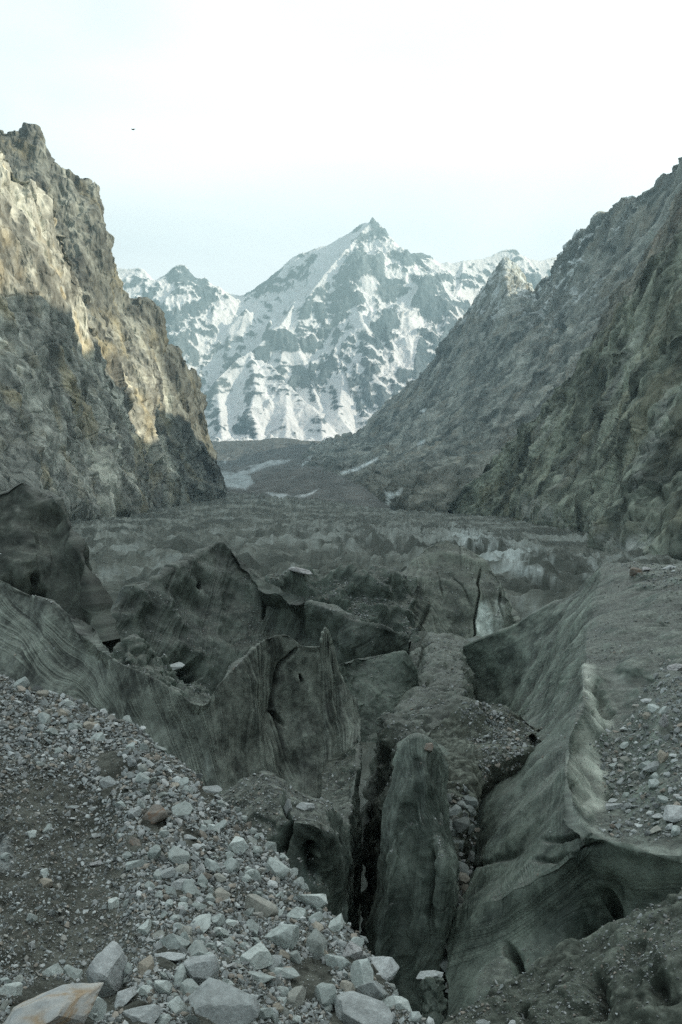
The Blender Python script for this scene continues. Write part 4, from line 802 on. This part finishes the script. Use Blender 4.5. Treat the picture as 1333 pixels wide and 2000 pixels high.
# named boulders: px, py, width px, (sx, sy, sz) relative, proto, material, label, sheet, rotation
NAMED = [
 (100,1998,200,(1,.8,.62),7,M_rust,'big pale slab boulder streaked with rust in the bottom left corner',sS,.4),
 (205,1935,105,(.8,.8,1.35),5,M_rock,'tall blunt grey boulder standing beside the rust streaked slab',sS,1.2),
 (432,1985,140,(1,.8,.75),0,M_rock,'broad smooth grey boulder at the bottom edge below the square block',sS,2.2),
 (387,1908,66,(1,.9,1.0),5,M_rock,'squarish grey block above the broad smooth boulder',sS,.3),
 (608,1912,100,(1,.8,.85),10,M_speck,'pale rounded boulder with dark blotches near the foot of the scree',sS,.7),
 (698,1990,120,(1,.8,.7),4,M_rock,'large light grey boulder at the bottom edge near the chasm',sS,3.2),
 (727,1945,62,(1,.8,.9),3,M_rock,'leaning angular pale block just above the large light boulder',sS,2.5),
 (303,1602,60,(1,.85,1.0),1,M_brown,'brown angular boulder in the middle of the scree slope',sS,.1),
 (216,1494,66,(1,.8,.85),11,M_rock,'large grey wedge boulder on the upper scree',sS,.9),
 (258,1494,32,(.8,.7,1.2),8,M_rock,'upright grey splinter right of the large upper wedge',sS,.2),
 (212,1536,34,(1,.9,.9),0,M_rock,'blue grey cube shaped stone below the large upper wedge',sS,1.9),
 (262,1592,28,(1,.9,.9),5,M_rock,'dark rounded stone touching the left of the brown boulder',sS,.9),
 (245,1952,62,(1,.8,.8),9,M_rock,'grey blocky boulder between the tall blunt one and the bottom edge',sS,1.1),
 (275,1990,80,(1,.7,.7),2,M_rock,'flat topped grey boulder on the bottom edge right of the tall blunt one',sS,2.9),
 (372,1638,40,(1,.5,.5),6,M_rock,'thin grey slab lying on fine gravel right of the brown boulder',sS,2.6),
 (262,1648,40,(1,.55,.7),1,M_brown,'long brownish stone below the brown boulder',sS,2.4),
 (325,1712,32,(1,.8,.8),5,M_rock,'plain grey block in the middle of the small stones',sS,.4),
 (350,1735,40,(1,.8,.8),3,M_rock,'blunt grey block with a sloping top below the plain block',sS,1.4),
 (535,1888,46,(1,.9,.95),7,M_rock,'dull grey rounded block left of the blotched boulder',sS,.8),
 (328,1872,56,(1,.7,.5),6,M_rock,'low pale slab above the squarish block',sS,.1),
 (190,1690,26,(1,.8,.8),4,M_speck,'pale stone standing alone on the dark soil patch',sS,.1),
 (140,1578,24,(1,.6,.5),6,M_rock,'flat pale stone lying on the upper dark soil',sS,.6),
 (540,1555,60,(1,.9,.6),2,M_rock,None,None,0),
 (410,1545,46,(1,.8,.6),2,M_rock,'flat light stone poking over the edge of the scree',sS,.5),
 (1297,1418,44,(.55,.5,1.0),8,M_speck,'upright pale diamond shaped slab on the right hand rubble',sM,.3),
 (1280,1500,42,(1,.6,.6),1,M_rock,'long pale block in the middle of the right hand rubble',sM,.4),
 (1318,1596,50,(1,.8,.7),0,M_rock,'largest smooth boulder at the right edge of the rubble',sM,.2),
 (1285,1598,28,(1,.8,.7),4,M_rock,'light stone against the left side of the largest right edge boulder',sM,.7),
 (1203,1578,36,(1,.7,.55),10,M_rock,'wide pale boulder beside the white ice flank',sM,.1),
 (1197,1566,24,(1,.8,.6),4,M_rock,'pale stone resting on the wide boulder beside the ice flank',sM,1.1),
 (1228,1577,22,(1,.8,.8),3,M_rock,'grey stone right of the wide boulder beside the ice flank',sM,2),
 (1320,1308,34,(1,.8,.7),7,M_speck,'pale rounded boulder at the right edge below the ice slope',sM,.5),
 (1268,1370,32,(1,.6,.4),2,M_rock,'flat slab boulder at the top of the right hand rubble',sM,.2),
 (1198,1616,12,(1,.8,.9),3,M_brown,'small tan stone on the grit below the wide boulder',sM,.2),
 (1240,1120,26,(1,.8,.8),5,M_brown,'reddish boulder high on the right hand ridge',sM,.4),
 (1262,1115,24,(1,.8,.8),4,M_speck,'whitish angular boulder right of the reddish one on the ridge',sM,1.4),
 (1310,1112,28,(1,.7,.6),1,M_rock,'grey boulder at the right edge on the ridge top',sM,.4),
 (585,1116,46,(1,.7,.42),2,M_speck,'large flat pale slab perched on the middle ice lumps',sH,.2),
 (755,1895,70,(1,.8,.75),0,M_rock,'dark smooth boulder wedged at the lip of the chasm',sS,.6),
 (688,1868,44,(.8,.8,1.1),10,M_speck,'white ice coloured boulder at the end of the scree edge',sS,2.6),
 (808,1452,34,(1,.8,.7),7,M_brown,'dirty block crowning the folded ice pillar in the chasm',sN,.4),
 (838,1462,26,(1,.8,.8),3,M_brown,'smaller dirty block beside the one crowning the folded ice pillar',sN,1.4),
 (843,1908,50,(1,.9,.5),7,M_rock,'blocky cap stone balanced on the small ice pillar',sQ,.3),
 (875,1540,44,(1,.8,.8),1,M_rock,None,None,0),
 (350,1300,44,(1,.7,.6),2,M_rock,'angular block beside the dark hole left of the fin',sF,.8),
 (563,1585,36,(.6,.6,1.3),8,M_rock,'tall narrow stone leaning on the debris cap of the round ice lump',sO,.4),
 (598,1578,30,(1,.8,.7),3,M_rock,'squat stone on the right of the round ice lump cap',sO,.8),
 (973,1995,36,(1,.8,.8),4,M_speck,'white stone at the bottom edge right of the chasm',sP_,.8),
 (945,2000,26,(1,.8,.6),1,M_rock,'pale stone left of the white one at the bottom edge',sP_,.3),
 (1000,2004,26,(1,.8,.6),3,M_rock,'pale stone right of the white one at the bottom edge',sP_,1.3),
]
placed = []
col_ = S.collection
for (px, py, wpx, sc3, pi, mat, lab, sh, rz) in NAMED:
    if lab is None: continue
    P, N = hit(sh, px, py); rad = wpx * .58 / FPX * P[1]
    me = protos[pi]
    if mat is M_rock: mat = GREYS[int(px + py) % 3]
    if mat is not None: me = me.copy(); me.materials.clear(); me.materials.append(mat)
    o = bpy.data.objects.new('boulder', me); col_.objects.link(o)
    o.location = Vector(P) + Vector((0, 0, rad * sc3[2] * .22)) ; o.rotation_euler = (random.uniform(-.2, .2), random.uniform(-.25, .25), rz)
    o.scale = (rad * sc3[0] * 1.08, rad * sc3[1] * 1.08, rad * sc3[2])
    o['label'] = lab; o['category'] = 'boulder'; placed.append((px, py, wpx))
def clear_of_named(q, mask):
    m = mask.copy()
    for (x, y, s) in placed: m = m * (np.hypot(q.px - x, (q.py - y)) > s * .42)
    return m
n_ = fbm(sS.P[..., 0] / .9, sS.P[..., 1] / .9, sS.P[..., 2] / .9, 4)
soil = soil_mask(sS.P0); ms = clear_of_named(sS, np.clip(1.05 - .82 * soil + .0 * n_, .04, 1) * sstep(-1.3, -.5, n_ + .35))
fore = sstep(1350, 2000, sS.py)
scatter('scree', sS, 1100, ms * (.35 + fore), 20, 76, 2.3, .64, 1)
scatter('scree', sS, 20000, ms, 8, 26, 1.8, .42, 2)
scatter('grit', sS, 45000, np.clip(ms + .15, 0, 1), 3, 9, 2.2, .25, 3)
n2_ = fbm(sM.P[..., 0] / 2, sM.P[..., 1] / 2, sM.P[..., 2] / 2, 4)
mm = clear_of_named(sM, np.clip(poly_mask(sM.px + 15 * n2_, sM.py + 15 * n2_, [(1165,1455),(1190,1440),(1240,1390),(1262,1340),(1290,1300),(1400,1290),(1400,1640),(1210,1640),(1175,1610),(1190,1560)], 14), 0, 1) * sstep(-.7, .1, n2_ + .2))
scatter('ridge rubble', sM, 1200, mm, 9, 30, 2.0, .6, 4)
scatter('grit', sM, 4200, mm, 2.8, 9, 2.0, .4, 5)
mt = np.clip(poly_mask(sM.px + 10 * n2_, sM.py + 6 * n2_, [(1215,1100),(1400,1095),(1400,1150),(1260,1150),(1225,1125)], 8), 0, 1)
scatter('grit', sM, 700, mt, 2.5, 12, 1.7, .5, 6)
for q, n, lo, hi, thr, sd in ((sM, 4500, 1.8, 8, .72, 7), (sGu, 900, 8, 48, -.2, 22), (sW, 400, 2.5, 10, .4, 24), (sJ, 4200, 2, 11, .5, 8), (sK, 2600, 3, 20, .1, 9), (sO, 1300, 2.6, 13, .55, 10), (sP_, 2600, 3, 16, .45, 11), (sE, 2200, 1.6, 6, .5, 12), (sG, 1600, 1.6, 6, .45, 13),
                              (sH, 3500, 1.8, 8, .35, 14), (sF, 900, 2.2, 12, .5, 15), (sI, 250, 1.8, 6, .6, 16), (sN, 160, 2.5, 9, .6, 17), (sD, 500, 2, 8, .9, 18), (sA, 300, 2, 8, .7, 19)):
    nn_ = fbm(q.P[..., 0] / 3, q.P[..., 1] / 3, q.P[..., 2] / 3, 4)
    m_ = sstep(thr - .08, thr + .12, q.N[..., 2] + .15 * nn_) * sstep(-.35, .25, nn_)
    scatter('grit', q, n, clear_of_named(q, m_ + 1e-9), lo, hi, 1.9, .45, sd)
ffm = sstep(.2, .6, FIELD.N[..., 2]) * (FIELD.py > 1062) * (FIELD.py < 1260)
scatter('grit', FIELD, 5000, ffm + 1e-9, 1.6, 6, 2.0, .5, 21)
BIG = [b for b in BIG if -40 < b[5] < 1375 and b[6] < 2060]
BIG.sort(key=lambda b: -b[0])
NB = 300 - len(placed)
r = np.random.default_rng(5)
GL = {'scree': ('plain angular grey stone lying among the rubble of the scree slope', 'stones of the scree slope'),
      'ridge rubble': ('plain angular stone in the rubble on the right hand ice ridge', 'stones on the right hand ice ridge'),
      'grit': ('small plain stone lying on the dirty glacier ice', 'stones strewn over the ice')}
cnt = 0; rest = []
for b in BIG:
    inside = 0 < b[5] < 1333 and b[6] < 2000
    if cnt < NB and inside:
        cnt += 1; o = bpy.data.objects.new('rock', (dprotos if b[4] == 'grit' else protos)[r.integers(len(protos))]); col_.objects.link(o)
        rad = b[3] * r.uniform(.95, 1.15); o.location = Vector(b[1]) + Vector(b[2]) * rad * .18
        o.rotation_euler = rot_for(b[2], r).to_euler(); o.scale = (rad, rad * r.uniform(.75, 1), rad * r.uniform(.7, 1))
        l, g = GL[b[4]]; o['label'] = l; o['group'] = g; o['category'] = 'rock'
    else: rest.append(b)
Vs, Fs, Cs, off = [], [], [], 0
pal = np.array([(.20,.22,.215),(.16,.175,.17),(.27,.29,.285),(.22,.235,.23),(.34,.36,.35),(.19,.20,.195),(.22,.20,.17),(.22,.22,.20),(.13,.14,.135),(.30,.31,.30)]) * 1.7
for b in rest:
    V, F = hulls[r.integers(len(hulls))]
    m = np.array(rot_for(b[2], r).to_matrix()); sc = b[3] * r.uniform(.9, 1.2) * np.array([1, r.uniform(.75, 1), r.uniform(.7, 1)])
    Vs.append((V * sc) @ m.T + b[1] + b[2] * b[3] * .2); Fs.append(F + off); off += len(V)
    Cs.append(np.tile(pal[r.integers(len(pal))] * (1.0 if b[4] != 'grit' or b[5] + (b[6] - 1324) * -.9 < 330 else .8) * r.uniform(.8, 1.15), (len(V), 1)))
o = make_mesh('rubble', np.concatenate(Vs), np.concatenate(Fs), np.concatenate(Cs), M_small); o['kind'] = 'stuff'; o['label'] = 'countless small grey stones strewn over the slopes and the ice'
print('STONES', cnt, len(rest))

# ------------------------------------------------------------------ a bird, a speck in the sky
c = world(261, 253, 160.0); bm = bmesh.new()
sp = 1.0
body = [(0,-.28,0,.015),(0,-.2,0,.05),(0,-.05,0,.085),(0,.12,0,.07),(0,.24,.02,.045),(0,.30,.02,.035),(0,.36,.01,.008)]
rings = []
for (x, y, z, rad) in body: rings.append([bm.verts.new((x + rad * math.cos(a), y, z + rad * math.sin(a))) for a in np.linspace(0, 2 * math.pi, 8, endpoint=False)])
for a, b in zip(rings[:-1], rings[1:]):
    for i in range(8): bm.faces.new((a[i], a[(i+1) % 8], b[(i+1) % 8], b[i]))
bm.faces.new(rings[0]); bm.faces.new(rings[-1])
bmesh.ops.recalc_face_normals(bm, faces=bm.faces[:]); me = bpy.data.meshes.new('bird'); bm.to_mesh(me); bm.free()
M_bird = new_mat('dark_feathers', attr=False, objrand=[(0, (.03,.03,.03)), (1, (.03,.03,.03))], scale=20, rough=.8)
me.materials.append(M_bird); bird = bpy.data.objects.new('bird', me); col_.objects.link(bird); bird.location = Vector(c); bird.rotation_euler = (0, -.3, 1.1)
bird['label'] = 'tiny dark bird soaring high in the pale sky on the left'; bird['category'] = 'bird'
for s in (-1, 1):
    bm = bmesh.new(); pts = [(0.03,.12,.03),(.25,.16,.14),(.55,.04,.12),(.6,-.04,.11),(.3,-.02,.11),(.03,-.1,.02)]
    top = [bm.verts.new((s * x, y, z + .012)) for x, y, z in pts]; bot = [bm.verts.new((s * x, y, z - .012)) for x, y, z in pts]
    bm.faces.new(top); bm.faces.new(bot[::-1])
    for i in range(6): bm.faces.new((top[i], top[(i+1) % 6], bot[(i+1) % 6], bot[i]))
    bmesh.ops.recalc_face_normals(bm, faces=bm.faces[:]); wm = bpy.data.meshes.new('wing'); bm.to_mesh(wm); bm.free(); wm.materials.append(M_bird)
    wg = bpy.data.objects.new('wing', wm); col_.objects.link(wg); wg.parent = bird
bm = bmesh.new(); pts = [(-.03,-.22,0),(.03,-.22,0),(.09,-.42,0),(-.09,-.42,0)]
top = [bm.verts.new((x, y, .008)) for x, y, z in pts]; bot = [bm.verts.new((x, y, -.008)) for x, y, z in pts]
bm.faces.new(top); bm.faces.new(bot[::-1])
for i in range(4): bm.faces.new((top[i], top[(i+1) % 4], bot[(i+1) % 4], bot[i]))
bmesh.ops.recalc_face_normals(bm, faces=bm.faces[:]); wm = bpy.data.meshes.new('tail'); bm.to_mesh(wm); bm.free(); wm.materials.append(M_bird)
wg = bpy.data.objects.new('tail', wm); col_.objects.link(wg); wg.parent = bird

# ------------------------------------------------------------------ haze
bm = bmesh.new(); bmesh.ops.create_cube(bm, size=1.0); me = bpy.data.meshes.new('haze'); bm.to_mesh(me); bm.free()
hz = bpy.data.objects.new('haze', me); col_.objects.link(hz); hz['kind'] = 'stuff'
x0, x1, y0, y1, z0, z1 = -5200, 6500, -2500, 11500, -420, 2450
hz.location = ((x0+x1)/2, (y0+y1)/2, (z0+z1)/2); hz.scale = (x1-x0, y1-y0, z1-z0)
m = bpy.data.materials.new('haze'); m.use_nodes = True; n = m.node_tree; n.nodes.clear()
out = n.nodes.new('ShaderNodeOutputMaterial'); pv = n.nodes.new('ShaderNodeVolumePrincipled')
pv.inputs['Color'].default_value = (.62,.92,1.0,1); pv.inputs['Density'].default_value = 1.0e-4; pv.inputs['Anisotropy'].default_value = .2
n.links.new(pv.outputs[0], out.inputs['Volume']); me.materials.append(m)
mn = [1e9]*3; mxx = [-1e9]*3
for o in bpy.data.objects:
    if o.type == 'MESH' and o is not hz and o.parent is None:
        for c in o.bound_box:
            v = o.matrix_world @ Vector(c)
            for i in range(3): mn[i] = min(mn[i], v[i]); mxx[i] = max(mxx[i], v[i])
print('BOUNDS', mn, mxx)
